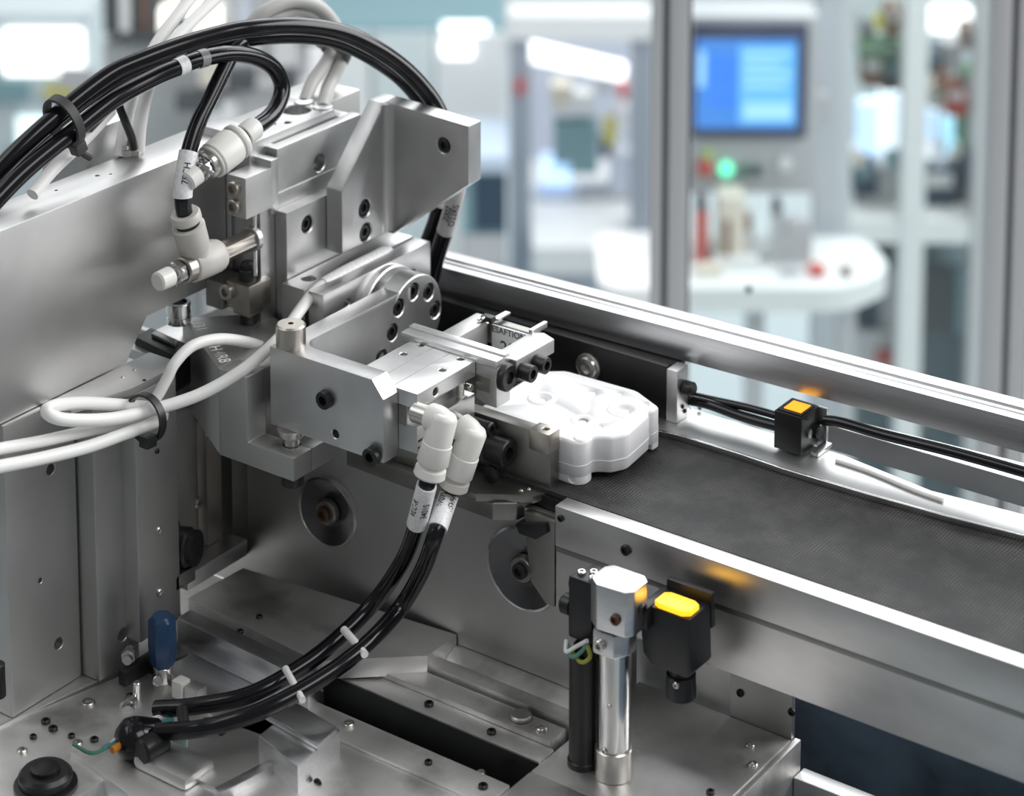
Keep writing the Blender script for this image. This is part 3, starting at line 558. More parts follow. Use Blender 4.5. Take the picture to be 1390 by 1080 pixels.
# ================================================================== BIG BEAM PLATE ON THE LEFT
bp = thing('beam_plate', 'big plain grey beam plate on the left with a bright top face', 'plate', (-200, -100, 40))
obj('plate', prism('X', [(-320, 40), (-66.4, 40), (-53, 57), (0, 57), (0, 124.2), (-320, 124.2)], -214, -190, .7), alu_plate, bp,
    drill=[(V(*at(132, 238, Z=124.2)), Z_, 1.1, 4, .2), (V(*at(76, 258, Z=124.2)), Z_, .8, 4, .2), (V(*at(150, 236, Z=124.2)), Z_, .7, 4, .2)])
obj('top_pad', box(-213, -194, -175, -136, 124.3, 126, .5), alu_side, bp)
obj('end_plate', box(-206, -187, .3, 14, 45, 128, .5), alu, bp, label='lighter end plate')
sbx = thing('small_rear_box', 'small grey box behind the beam plate under the cables', 'box', (-235, -45, 100))
g0 = at(150, 185, X=-222)
obj('box', box(-250, -222, g0.y-16, g0.y+16, 60, g0.z+6, .6), alu_plate, sbx)
cb = thing('clamp_block', 'small grey block with two socket screws next to the slanted fitting', 'block', (-170, -5, 95))
obj('block', box(-176, -165, -13.8, 4, 95.6, 115, .4), alu_plate, cb)
obj('saddle', box(-187, -165.5, 4.2, 9, 92, 118, .3), alu, cb)
for z in (109.5, 101): screw((-171, -13.8, z), -Y_, 3.4, 3.0, cb, warm_steel)
rod = tag(obj('thin_rod', cyl((-167, -6, 66), (-167, -6, 95.4), 1.1, bev=.2, seg=16), chrome), 'thin bright vertical rod under the small two-screw block', 'rod')
bo = thing('bolt_block', 'dark grey cube block with a bolt on top and a socket screw on its side', 'block', (-173, -5, 46))
b0 = at(338, 390, X=-165); by = b0.y
obj('block', box(-179, -165, by, by+15, b0.z-12.5, b0.z, .5), warm_steel, bo)
obj('skirt', box(-177, -167, by+2, by+12, b0.z-16, b0.z-12.4, .6), warm_steel, bo)
obj('bolt', lathe((-172, by+7, b0.z), Z_, [(0, 4.2), (4.8, 4.2), (5.2, 3.8), (5.2, 3.0), (7.6, 3.0), (8.6, 2.0), (8.6, .1)], 28), black_ox, bo)
obj('shank', cyl((-172, by+7, 42.1), (-172, by+7, b0.z-16), 4.0, bev=.4), black_ox, bo)
screw((-179.2+2, by, b0.z-4.5), -Y_, 3.8, 3.2, bo, warm_steel)
obj('side_block', box(-190, -180, by-2, by+12, b0.z-14, b0.z-1, .4), steel, bo)
cp = thing('chrome_pin', 'short chrome pin with a dark bore under the right end of the beam plate', 'pin', (-206, -18, 42))
cq = at(243, 437, Z=42)
obj('pin', lathe(cq, Z_, [(0, 5.6), (3, 5.6), (3.3, 5.2), (4.2, 5.2), (4.6, 5.7), (9.5, 5.7), (10, 5.3), (10, 4), (4, 3.9), (4, .1)], 36), chrome, cp)
dt = thing('black_gap_box', 'black box in the gap below the beam plate corner', 'box', (-205, -45, 30))
d0 = [tuple(at(x, y, Z=41)[:2]) for x, y in ((182, 448), (236, 474), (258, 460), (205, 436))]
obj('box', prism('Z', d0, 20, 38, .5), black_metal, dt); obj('lid_ridge', prism('Z', [tuple(at(x, y, Z=40)[:2]) for x, y in ((205, 452), (238, 467), (243, 462), (211, 448))], 38.1, 40, .4), steel, dt)

# ================================================================== UPRIGHT COLUMNS ON THE LEFT
def ypx(px, py, X): return at(px, py, X=X).y
def zpx(px, py, X): return at(px, py, X=X).z
c1 = thing('upright_panel', 'broad upright grey panel with black holes at the far lower left', 'panel', (-205, -125, -92))
obj('panel', box(-216, -188.5, -141, ypx(106, 740, -188.5), -93, 39.6, .9), wall_plate, c1, drill=[(V(-188.5, ypx(x, y, -188.5), zpx(x, y, -188.5)), X_, r, 6, .3) for x, y, r in ((69, 637, 2.4), (80, 873, 2.6), (55, 788, 1.2), (59, 543+14, 2.2))])
c2 = thing('upright_panel', 'middle upright panel with a shaded hollow, under the black cable tie', 'panel', (-195, -95, -92))
obj('panel', box(-216, -178.5, ypx(130, 740, -178.5), ypx(186, 740, -178.5), -93, 36, .9), wall_plate, c2, drill=[(V(-178.5, ypx(x, y, -178.5), zpx(x, y, -178.5)), X_, r, 6, .3) for x, y, r in ((179, 741, 1.8), (167, 861, 3.0))])
c3 = thing('upright_panel', 'narrow upright panel with a row of screws, rightmost of the three stepped panels', 'panel', (-190, -70, -80))
obj('panel', box(-216, -170, ypx(187, 740, -170), ypx(243, 700, -170), -80, 36.5, .9), wall_plate, c3)
for x, y in ((213, 612), (216, 720), (217, 804), (219, 838), (178, 742)):
    X = -170 if x > 190 else -178.5
    screw(at(x, y, X=X), X_, 2.0 if y != 612 else 1.2, .8, c3 if x > 190 else c2, nickel if y not in (612, 838) else black_ox)
obj('ledge', prism('Z', [(-190, -112), (-178, -112), (-170, -84), (-170, -60), (-177, -52), (-190, -52)], 36.6, 39.9, .4), alu_plate, bp)
for x, y in ((182, 502), (166, 512), (196, 516)): screw(at(x, y, Z=39.9), Z_, .9, .4, bp, nickel if y < 514 else black_ox)
c4 = thing('rear_upright', 'grey upright with a screw standing behind the three panels, left of the stop block', 'post', (-205, -30, -70))
c4y0, c4y1 = ypx(238, 650, -192), ypx(296, 650, -192)
obj('post', box(-214, -192, c4y0-10, c4y1-4, -66, 34, .5), alu_plate, c4)
obj('front_strip', box(-192, -186, c4y1-14, c4y1-4, -66, -6, .3), warm_steel, c4)
screw(at(268, 682, X=-192), X_, 2.4, 1.6, c4, nickel); screw(at(281, 588, X=-186), X_, 1.4, .8, c4, nickel)
obj('foot_bar', box(-214, -176, c4y0-10, c4y1+2, -74, -66.2, .5), alu_br, c4, label='bright foot bar')
c5 = thing('dark_upright', 'dark upright beside the roller wall under the stop block', 'post', (-190, -5, -80))
obj('post', box(-205, -184, c4y1+1, c4y1+14, -80, 11, .4), steel, c5); obj('post_back', box(-215, -190, c4y1+14, c4y1+24, -80, 11, .3), black_metal, c5)
mo = thing('round_motor', 'black round motor body lying beside the rear upright', 'motor', (-185, -35, -60))
m0 = at(248, 752, X=-172)
obj('body', lathe(m0+V(-14, 0, 0), V(.92, .35, .05), [(0, 8), (1, 9), (14, 9), (15, 8), (18, 8), (19, 6), (19, .1)], 32), black_pl, mo)
obj('collar', lathe(m0+V(-16, 2, 2), V(.92, .35, .05), [(0, 10), (4, 10.6), (6, 10)], 32), black_metal, mo)
obj('foot', box(m0.x-18, m0.x+2, m0.y-7, m0.y+6, -66, m0.z-7.5, .5), steel, mo)
cw = thing('deck_plate', 'grey deck carrying the stepped panels at the lower left', 'plate', (-210, -110, -100))
obj('deck', prism('Z', [tuple(at(x, y, Z=-93.2)[:2]) for x, y in ((-80, 1018), (0, 985), (205, 888), (262, 862), (240, 820), (-80, 940))], -101, -93.2, .5), alu_plate, cw)
for x, y, h in ((33, 940, 1), (10, 938, 4), (70, 938, 1), (73, 928, 1)): obj('stud', cyl(at(x, y, Z=-93.2), at(x, y, Z=-93.2)+Z_*h*2, 1.6 if h < 3 else 3.2, bev=.4), chrome if h < 3 else alu_br, cw)
gp2 = tag(obj('edge_pipe', cyl(at(-4, 900, X=-180), at(-2, 945, X=-180), 3.2, bev=.4), black_pl), 'black pipe end at the left picture edge by the deck', 'pipe')

# ---- lower left valve and wiring
vv = thing('blue_valve', 'small valve with a blue plastic grip among wires at the lower left', 'valve', (-160, -75, -92))
g0 = at(222, 920, X=-158); g1 = at(220, 855, X=-158)
dv = (g1-g0).normalized()
obj('grip', lathe(g0+dv*6, dv, [(0, 4.6, 'h'), (2, 5.6, 'h'), (10, 6.3, 'h'), (22, 6.0, 'h'), (24, 4)], 24), blue_m, vv)
obj('shank', lathe(g0-dv*2, dv, [(0, 4.2), (8, 4.4), (9, 3.6)], 24), nickel, vv)
obj('valve_body', box(g0.x-9, g0.x+6, g0.y-10, g0.y+5, g0.z-16, g0.z-2, .9), warm_steel, vv)
for x, y, r, L in ((175, 888, 3.2, 7), (176, 955, 4.2, 8)):
    p = at(x, y, X=-158); obj('hex_plug', lathe(p, V(.6, -.75, .15), [(-4, r*.8), (0, r*.8), (0, r, 'h'), (L*.5, r, 'h'), (L*.5, r*.7), (L, r*.6), (L, .1)], 24), chrome, vv)
obj('pivot_pin', cyl(at(186, 925, X=-158), at(186, 950, X=-158), 1.8, bev=.4), chrome, vv); obj('port', cyl(at(212, 922, X=-157), at(214, 924, X=-152), 2.2, bev=.5), chrome, vv)
obj('black_cover', box(g0.x-14, g0.x-9.2, g0.y-14, g0.y+6, g0.z-12, g0.z+6, 1), black_pl, vv)
obj('brass_clip', box(g0.x+6.2, g0.x+7.4, g0.y-6, g0.y-2, g0.z-14, g0.z-1, .3), copper, vv); obj('brass_clip', box(g0.x-4, g0.x+1, g0.y-10.8, g0.y-10.1, g0.z-12, g0.z-8, .2), copper, vv)
wh = thing('white_relay', 'small white plastic block with a grey cover right of the blue valve', 'relay', at(250, 945, Z=-90))
w0 = at(246, 945, Z=-90)
obj('case', box(w0.x-3, w0.x+3, w0.y-3, w0.y+3, -89.9, -82, .8), white_pl, wh); obj('cover', box(w0.x+3.1, w0.x+11, w0.y-2, w0.y+5, -89.9, -83, 1.2), alu_plate, wh)
cap = thing('cable_dome', 'shiny black round cap on the square pan below the hose ends', 'cap', at(180, 1030, Z=-92))
obj('dome', lathe(at(182, 1026, Z=-92)+V(0, 0, 8), V(-.3, -.8, .35), [(-10, 8.5), (0, 8.8), (4, 7.8), (6.5, 5), (7.4, .1)], 36), hose_m, cap, smooth=80)
obj('sleeve', cyl(at(190, 1022, Z=-84), at(222, 1004, Z=-84), 5.6, bev=1), black_pl, cap)
WIRES = (((150, 1010), (175, 990), (210, 975), (235, 968), cable_m, 1.1, 'white'), ((140, 1016), (170, 1000), (205, 985), (235, 975), mat('teal_wire', (.05, .22, .24), 0, .4), 1.0, 'teal'), ((152, 1018), (165, 1010), (175, 1003), (190, 992), mat('orange_wire', (.55, .2, .02), 0, .4), 1.6, 'orange'), ((100, 1010), (125, 1022), (150, 1010), (180, 985), mat('green_lead', (.05, .20, .12), 0, .4), .8, 'green'))
for a, b, c_, d, m, r, nm in WIRES:
    tag(obj('wire', tube(catmull([at(*q, Z=-84) for q in (a, b, c_, d)], 8), r, 8), m), nm+' wire at the hose ends in the lower left corner', 'wire')
lab = thing('wire_label', 'pale green cable label clamped at the ends of the two lower hoses', 'label', at(240, 992, Z=-80))
obj('label_plate', prism('Y', [(at(222, 985, Z=-78).x, -84), (at(262, 990, Z=-78).x, -84), (at(262, 990, Z=-78).x, -78), (at(222, 985, Z=-78).x, -78)], at(240, 988, Z=-78).y-1, at(240, 988, Z=-78).y, .2), mat('pale_green_label', (.45, .62, .55), 0, .5), lab)
obj('tie_band', cyl(at(247, 962, Z=-72), at(250, 986, Z=-74), 2.4, bev=.5), black_pl, lab)

# ================================================================== PNEUMATIC FITTINGS
ff = thing('flow_fitting', 'upright white push-in fitting with a horizontal knurled knob in front of the beam plate', 'fitting', (-165, -50, 80))
fy = lambda px, py: at(px, py, X=-168)
p0, p1 = fy(213, 383), fy(342, 324); d = (p1-p0).normalized(); L = (p1-p0).length
def seg_(t0, t1): return p0+d*(L*t0), p0+d*(L*t1)
obj('knob', lathe(p0, d, [(0, 3.4), (.8, 4.3), (8, 4.5), (8.6, 3.6)], 20), white_pl, ff, smooth=15); obj('stem', cyl(*seg_(.13, .25), 2.6, bev=.2), chrome, ff)
a, b = seg_(.17, .235); obj('hex_nut', hexnut(a, b, 5.6), chrome, ff); a, b = seg_(.25, .34); obj('brass_ring', lathe(a, d, [(0, 5.2), (.6, 6.0), (4, 6.2), ((b-a).length, 6.2)], 32), warm_steel, ff)
a, b = seg_(.335, .64); obj('tee_body', lathe(a, d, [(0, 6.4), (.8, 7.2), (10, 7.6), ((b-a).length-2.5, 7.6), ((b-a).length-.6, 7.0), ((b-a).length, 5.6)], 40), grey_pl, ff, smooth=50)
a, b = seg_(.63, .98); obj('hex_spacer', hexnut(a, b, 5.0), warm_steel, ff); a, b = seg_(.975, 1.03); obj('washer', cyl(a, b, 5.8, bev=.4), alu, ff)
v0 = p0+d*(L*.43)
vt = fy(250, 286); vd = (vt-v0).normalized(); vL = (vt-v0).length
obj('branch', lathe(v0, vd, [(0, 5.8), (6.5, 6.0), (8.5, 7.2), (vL-8, 7.4), (vL-7.4, 6.6)], 40), grey_pl, ff, smooth=45)
obj('groove_ring', lathe(v0+vd*(vL-7.6), vd, [(0, 5.4), (2.4, 5.4)], 32), black_pl, ff); obj('release_collar', lathe(v0+vd*(vL-5.4), vd, [(0, 6.2), (.8, 6.9), (3.4, 6.9), (4.4, 6.2), (4.4, 3.6)], 40), grey_pl, ff)
LOWPORT = v0+vd*(vL-3)
f2 = thing('flow_fitting', 'slanted white push-in fitting with a hex nut, upper of the two on the beam plate', 'fitting', (-165, -40, 115))
fx = lambda px, py: at(px, py, X=-166+(px-250)*.03)
p0, p1 = fx(253, 247), fx(344, 174); d = (p1-p0).normalized(); L = (p1-p0).length
obj('knob', lathe(p0, d, [(0, 3.6), (.8, 4.5), (6.5, 4.7), (7.2, 3.8)], 20), white_pl, f2, smooth=15); obj('stem', cyl(*seg_(.12, .26), 2.8, bev=.2), chrome, f2)
a, b = seg_(.20, .28); obj('hex_nut', hexnut(a, b, 5.8), chrome, f2); a, b = seg_(.29, .36); obj('brass_ring', lathe(a, d, [(0, 5.6), (.6, 6.6), ((b-a).length, 6.8)], 32), nickel, f2)
a, b = seg_(.355, .385); obj('white_washer', cyl(a, b, 8.0, bev=.5), white_pl, f2)
a, b = seg_(.38, .80); bl = (b-a).length; obj('tee_body', lathe(a, d, [(0, 6.8), (1.2, 8.2), (bl-6, 8.4), (bl-5, 8.0), (bl-5, 7.2), (bl-3.6, 7.2), (bl-3.6, 8.0), (bl-2.8, 8.4), (bl-1, 8.2), (bl, 7.0), (bl, 4.2)], 40), white_pl, f2, smooth=45)
UPPORT = p0+d*(L*.79); UPD = d.copy()
def elbow(label, stub_px, top_px, bot_px, X, tip):
    s_ = at(*stub_px, X=-52.4); t = thing('elbow_fitting', label, 'fitting', s_)
    top = at(*top_px, Y=s_.y-1); bot = at(*bot_px, Y=s_.y-6); dn = (bot-top).normalized(); Ln = (bot-top).length
    out = (top-s_).normalized()
    obj('stub', cyl(s_, s_+out*((top-s_).length-2), 4.3, bev=.4), nickel, t)
    pts = [top-out*5, top, top+dn*4]
    obj('elbow_body', join(tube(catmull([top-out*6.5, top-out*2+dn*.2, top+dn*3.2-out*.2, top+dn*9], 6), 6.0, 24, r_fun=lambda k: 6.0), lathe(top+dn*2.5, dn, [(-6.4, 3.6), (-5.8, 5.0), (-4, 6.0), (7, 6.1), (7.2, 6.5), (Ln-12, 6.9), (Ln-11, 6.2)], 36)), white_pl, t, smooth=60)
    obj('release_collar', lathe(bot-dn*9, dn, [(0, 5.4), (2.2, 5.4), (2.3, 6.6), (5.4, 6.9), (6.2, 6.2), (6.2, 3.8)], 36), grey_pl if tip else white_pl, t)
    return bot-dn*3, dn
EL1, ED1 = elbow('white elbow fitting on a brass stub, left one of the pair below the slide', (563, 559), (601, 572), (580, 655), -54, False)
EL2, ED2 = elbow('white elbow fitting right of the other, with a grey collar', (612, 568), (641, 590), (611, 668), -54, True)

# ================================================================== HOSES AND CABLES
def lerpx(pts, x0, x1):
    n = len(pts)-1; return [at(p[0], p[1], X=x0+(x1-x0)*i/n) for i, p in enumerate(pts)]
def hose(name, label, cat, path, r, m, sleeves=(), n=10, group=None, lead=()):
    """path: points in mm; sleeves: (start fraction, end fraction, lettering, material, extra radius)"""
    k0, k1 = len(lead), len(path)-1; path = list(lead)+path; sleeves = [((a*k1+k0)/(k1+k0), (b*k1+k0)/(k1+k0), *q) for a, b, *q in sleeves]
    t = thing(name, label, cat, path[0], group); c = catmull(path, n); obj('hose_tube' if 'hose' in name else 'cable_jacket', tube(c, r, 18), m, t)
    for s0, s1, tx, sm, ex in sleeves:
        k = c[int(s0*(len(c)-1)):int(s1*(len(c)-1))+1]; sl = obj('sleeve', tube(k, r+ex, 20), sm, t, label='printed white sleeve' if tx else None)
        if tx:
            h_ = len(k)//2; a, b = k[max(0, h_-4)], k[min(len(k)-1, h_+4)]; ax = (b-a).normalized(); ax = ax if ax.z > 0 else -ax; mid = k[h_]; vw = (CAMP-mid); vw = (vw-ax*vw.dot(ax)).normalized()
            for q, (w_, rot) in enumerate(tx):
                y0 = ax.cross(vw) if True else None; nr = Matrix.Rotation(math.radians(rot), 3, ax) @ vw
                yd = nr.cross(ax); text(w_, r*1.1, mid+nr*(r+ex), ax, yd, ink, sl, 'lettering', lift=.12, wrap=r+ex, bold=.03)
    return t
big = [(-60, 292), (-30, 262), (24, 205), (86, 150), (147, 103), (191, 82), (245, 62), (300, 46), (345, 38), (400, 35), (455, 42), (500, 60), (545, 90), (578, 124), (597, 155)]
hose('black_hose', 'outermost big black hose arching over to the gusset bracket', 'hose', lerpx(big, -208, -131.5)+[at(611, 200, Y=88.5), at(621, 245, Y=88.5), at(613, 285, Y=89.5), at(601, 325, Y=91), at(592, 352, Y=92), at(585, 380, Y=94)], 4.1, hose_m, [(.815, .885, [('2002', -20), ('D22RS', 25)], mat('grey_printed_sleeve', (.50, .48, .48), 0, .5), .2)], lead=[at(-230, 620, X=-218), at(-140, 420, X=-213)])
b2 = [(-60, 298), (-30, 267), (24, 210), (88, 155), (150, 110), (196, 88), (243, 72), (300, 58), (345, 51), (400, 48), (452, 54), (497, 73), (540, 102), (568, 132), (588, 165)]
hose('black_hose', 'second big black hose just inside the outermost arch', 'hose', lerpx(b2, -224, -143)+[at(602, 210, Y=99), at(603, 255, Y=99), at(593, 295, Y=100), at(582, 325, Y=101), at(574, 345, Y=102)], 4.0, hose_m, [(.855, .872, [], sleeve_m, .3)], lead=[at(-230, 626, X=-236), at(-140, 427, X=-230)])
b3 = [(-50, 320), (-24, 292), (34, 232), (103, 176), (157, 134), (208, 106), (240, 92), (272, 80), (310, 73), (345, 77), (371, 92), (383, 117), (377, 142), (364, 160)]
hose('black_hose', 'black hose looping tightly down into the slanted upper fitting', 'hose', lerpx(b3, -193, -166)+[UPPORT+UPD*7, UPPORT], 3.9, hose_m, [(.405, .43, [], sleeve_m, .25), (.46, .485, [], mat('grey_sleeve', (.25, .25, .26), 0, .35), .3), (.925, .972, [], white_pl, 1.4)], lead=[at(-215, 640, X=-204), at(-125, 445, X=-198)])
b4 = [(335, 52), (318, 68), (304, 95), (287, 130), (270, 165), (258, 200), (252, 230), (248, 262)]
hose('black_hose', 'black hose dropping straight into the upright lower fitting', 'hose', lerpx(b4, -180, -168)+[LOWPORT+vd*4, LOWPORT-vd*3], 3.7, hose_m, [(.58, .80, [('7FCH', 8)], sleeve_m, .7)])
b5 = [(310, 60), (270, 72), (230, 88), (190, 112), (150, 140), (118, 172)]
hose('black_hose', 'short black hose tucked under the big arch by the two white cables', 'hose', lerpx(b5, -190, -204), 3.4, hose_m)
def tie_ring(name, label, c, ax, ra, rb, m, wide=3.0, th=.9, head=None, side=None):
    """a band round a bundle: centre c, bundle axis ax, half axes ra (along side) and rb"""
    ax = Vector(ax).normalized(); u = side if side is not None else ax.orthogonal(); u = (u-ax*u.dot(ax)).normalized(); w = ax.cross(u)
    t = thing(name, label, 'cable tie', c); bm = bmesh.new(); N = 32; rings = []
    for k in range(N):
        a = 2*math.pi*k/N; e = u*math.cos(a)*ra+w*math.sin(a)*rb; nrm = (u*math.cos(a)/ra+w*math.sin(a)/rb).normalized()
        rings.append([bm.verts.new(c+e+nrm*o+ax*s) for o, s in ((0, -wide/2), (th, -wide/2), (th, wide/2), (0, wide/2))])
    for i in range(N):
        A_, B_ = rings[i], rings[(i+1) % N]
        for j in range(4): bm.faces.new((A_[j], A_[(j+1) % 4], B_[(j+1) % 4], B_[j]))
    bmesh.ops.recalc_face_normals(bm, faces=bm.faces); obj('band', bm, m, t)
    if head is not None:
        h = Vector(head); hb_ = box(-3, 3, -2.6, 2.6, -2.6, 2.6, .6)
        Mx = Matrix((ax, u, w)).transposed()
        for q in hb_.verts: q.co = Mx @ q.co+h
        obj('tie_head', hb_, m, t)
    return t
grey_tie = mat('grey_black_tie', (.035, .035, .036), 0, .5)
q1, q2 = at(60, 180, X=-203), at(110, 148, X=-203)
cc = at(87, 165, X=-189)
tie_ring('cable_tie', 'dark grey cable tie round the black hose bundle at the left', cc, at(150, 112, X=-203)-at(30, 212, X=-203), 11.2, 8.6, grey_tie, 4.2, 1.4, head=at(106, 200, X=-186), side=at(108, 202, X=-189)-at(66, 130, X=-189))
tag(obj('tie_tail', tube([at(98, 190, X=-196), at(112, 208, X=-194), at(122, 214, X=-194)], 1.6, 8), grey_tie), 'cut tail of the dark cable tie above the beam plate', 'cable tie')
sm_ = thing('sensor_plug', 'small metal plug with a black lead on top of the beam plate', 'plug', at(182, 206, Z=124.4))
obj('plug', lathe(at(182, 209, Z=124.3), Z_, [(0, 4.2, 'h'), (4, 4.2, 'h'), (4, 3), (7, 2.8)], 24), nickel, sm_); obj('lead', tube(catmull([at(182, 202, X=-205), at(178, 185, X=-205), at(168, 160, X=-205), at(160, 140, X=-206)], 8), 1.9, 12), hose_m, sm_)
obj('plug', lathe(at(172, 211, Z=124.3), Z_, [(0, 3, 'h'), (3, 3, 'h'), (3, 2), (5, 2)], 24), chrome, sm_)
hose('white_cable', 'left one of the two white cables rising to the top edge behind the hoses', 'cable', lerpx([(275, -25), (257, 0), (232, 32), (210, 64), (188, 105), (176, 145), (168, 180), (162, 212)], -222, -214), 2.9, cable_m, lead=[at(370, -190, X=-226), at(318, -95, X=-224)])
hose('white_cable', 'right one of the two white cables rising to the top edge behind the hoses', 'cable', lerpx([(312, -25), (291, 0), (258, 32), (226, 68), (206, 105), (196, 140), (190, 175), (188, 205)], -214, -206), 2.9, cable_m, lead=[at(440, -190, X=-210), at(372, -98, X=-214)])
hose('white_cable', 'white cable slanting down to the beam plate under the hose bundle', 'cable', lerpx([(150, 150), (125, 178), (98, 205), (70, 232), (44, 264)], -207, -199), 2.9, cable_m)
hose('grey_cable', 'pale grey cable arching from the top block, outer of the two', 'cable', [at(438, 148, Z=UZ+3), at(446, 118, X=-196), at(462, 84, X=-197), at(464, 58, X=-198), at(452, 30, X=-200), at(430, 8, X=-203), at(398, 1, X=-207), at(362, 14, X=-212), at(342, 32, X=-216), at(330, 60, X=-218)], 3.4, cable_g)
hose('grey_cable', 'pale grey cable arching from the top block, inner of the two', 'cable', [at(413, 140, Z=UZ+3), at(424, 112, X=-200), at(445, 80, X=-201), at(450, 60, X=-202), at(440, 38, X=-204), at(422, 18, X=-206), at(396, 14, X=-210), at(364, 28, X=-214), at(346, 45, X=-216)], 3.2, cable_g)
tie_ring('cable_tie', 'small black cable tie round the two grey cables', at(455, 70, X=-199), at(462, 60, X=-199)-at(450, 84, X=-199), 9.2, 6.0, black_pl, 3.6, 1.0, head=at(437, 56, X=-196), side=at(470, 76, X=-199)-at(440, 66, X=-199))
cA = [(-40, 617), (0, 609), (60, 598), (130, 582), (172, 574), (196, 560), (212, 540), (226, 515), (238, 492), (262, 469), (297, 460), (334, 464), (362, 473), (378, 480)]
hose('white_cable', 'white cable bent up into an arch right of the black cable tie', 'cable', [at(p[0], p[1], X=x) for p, x in zip(cA, [-161, -161, -161, -161, -160.5, -159, -157.5, -156, -155, -154.5, -154, -153.5, -153, -152])], 2.5, cable_m, lead=[at(-330, 660, X=-176), at(-170, 634, X=-169)])
cB = [(-40, 640), (0, 633), (60, 621), (120, 606), (165, 590), (200, 577), (220, 566), (212, 555), (178, 551), (118, 547), (78, 550), (63, 558), (86, 569), (145, 569), (195, 559), (267, 537), (325, 505), (363, 474), (388, 448), (408, 420), (430, 393), (462, 373), (500, 354), (528, 340)]
hose('white_cable', 'white cable with a flat loop left of the tie, running on past the stop screw', 'cable', [at(p[0], p[1], X=x) for p, x in zip(cB, [-155]*5+[-154.5, -159, -164, -164, -162, -158, -156, -154.5, -153.5, -153, -144, -138, -136, -137, -141, -144.6, -144.6, -144.6, -144.6])], 2.7, cable_m, [(.885, .995, [], sleeve_m, .5)], lead=[at(-330, 722, X=-152), at(-170, 676, X=-154)])
tie_ring('cable_tie', 'glossy black cable tie round the looped white cables', at(198, 567, X=-154), at(225, 553, X=-154)-at(170, 578, X=-154), 9.6, 9.4, black_pl, 3.6, 1.2, head=at(201, 598, X=-148), side=V(0, 0, 1))
h1 = [EL1, EL1+ED1*6, at(564, 716, X=-52), at(547, 760, X=-62), at(512, 812, X=-76), at(468, 858, Z=-61), at(412, 903, Z=-67), at(338, 943, Z=-73), at(265, 958, Z=-78), at(212, 962, Z=-83)]
hose('black_hose', 'black hose from the left elbow fitting down to the machine base', 'hose', h1, 3.6, hose_m, [(.095, .215, [('3401S', 30), ('VLC-R', -38)], sleeve_m, .75)])
h2 = [EL2, EL2+ED2*6, at(592, 722, X=-42), at(575, 770, X=-50), at(545, 822, X=-62), at(500, 872, Z=-54), at(440, 918, Z=-58), at(360, 962, Z=-64), at(280, 987, Z=-71), at(215, 993, Z=-80)]
hose('black_hose', 'black hose from the right elbow fitting down to the machine base', 'hose', h2, 3.6, hose_m, [(.095, .215, [('WVSVHV', 34), ('8HV07S', -32)], sleeve_m, .75)])
for k, (a, b, nm) in enumerate((((470, 858), (492, 884), 'upper'), ((390, 912), (408, 945), 'lower'))):
    A_ = at(*a, Z=-54-k*6); B_ = at(*b, Z=-54-k*6); bm = tube([A_-(B_-A_)*.15, A_, (A_+B_)/2+V(2, -2, 1.5), B_, B_+(B_-A_)*.15], 1.5 if k else 1.7, 10)
    tag(obj('cable_tie', bm, cable_m), f'white cable tie on the pair of lower black hoses, {nm} one', 'cable tie')

# ================================================================== HALL BEHIND: glass guard, panel, benches, machines
def hb_(x0, y0, x1, y1, v, dep, foot=False, bev=0):
    """box whose front face, v mm away, fills the given field; foot carries it to the hall floor"""
    a, b = at_v(x0, y0, v), at_v(x1, y1, v); ua, ub_ = (a-CAMP).dot(hr), (b-CAMP).dot(hr)
    return hall_box(ua, ub_, v, v+dep, FLOOR+.5 if foot else b.z, a.z, bev)
def hbase(x, v): a = at_v(x, 200, v); return V(a.x, a.y, FLOOR)
p_alu = mat('grey_profile', (.56, .56, .57), .3, .5); p_dark = mat('profile_slot', (.16, .16, .17), .5, .5)
p_white = mat('white_enamel', (.80, .82, .82), 0, .45); p_pale = mat('pale_lavender_panel', (.62, .66, .76), 0, .5); p_grey = mat('grey_enamel', (.50, .51, .53), 0, .5)
p_teal = mat('teal_enamel', (.22, .36, .40), 0, .5); p_navy = mat('navy_enamel', (.03, .06, .10), 0, .5); p_dkgrey = mat('dark_enamel', (.09, .10, .11), 0, .5)
p_green = mat('green_part', (.10, .24, .12), 0, .5); p_brown = mat('brown_part', (.22, .13, .09), 0, .5); p_red = mat('red_part', (.55, .10, .08), 0, .5); p_yel = mat('yellow_part', (.60, .55, .12), 0, .5)
p_blue = mat('blue_part', (.08, .20, .55), 0, .5); p_cream = mat('cream_part', (.75, .70, .60), 0, .5)
lampw = mat('white_lamp', (1, 1, 1), 0, .5, emit=(.97, .99, 1), estr=1.7); lampb = mat('blue_white_lamp', (.8, .9, 1), 0, .5, emit=(.40, .64, 1), estr=.95)
gl = bpy.data.materials.new('clear_guard_glass'); gl.use_nodes = True; nt = gl.node_tree; nt.nodes.clear()
o_ = nt.nodes.new('ShaderNodeOutputMaterial'); mx = nt.nodes.new('ShaderNodeMixShader'); tr = nt.nodes.new('ShaderNodeBsdfTransparent'); gg = nt.nodes.new('ShaderNodeBsdfGlossy')
tr.inputs['Color'].default_value = (.95, .98, .98, 1); gg.inputs['Roughness'].default_value = .02; mx.inputs['Fac'].default_value = .05
nt.links.new(tr.outputs[0], mx.inputs[1]); nt.links.new(gg.outputs[0], mx.inputs[2]); nt.links.new(mx.outputs[0], o_.inputs[0])

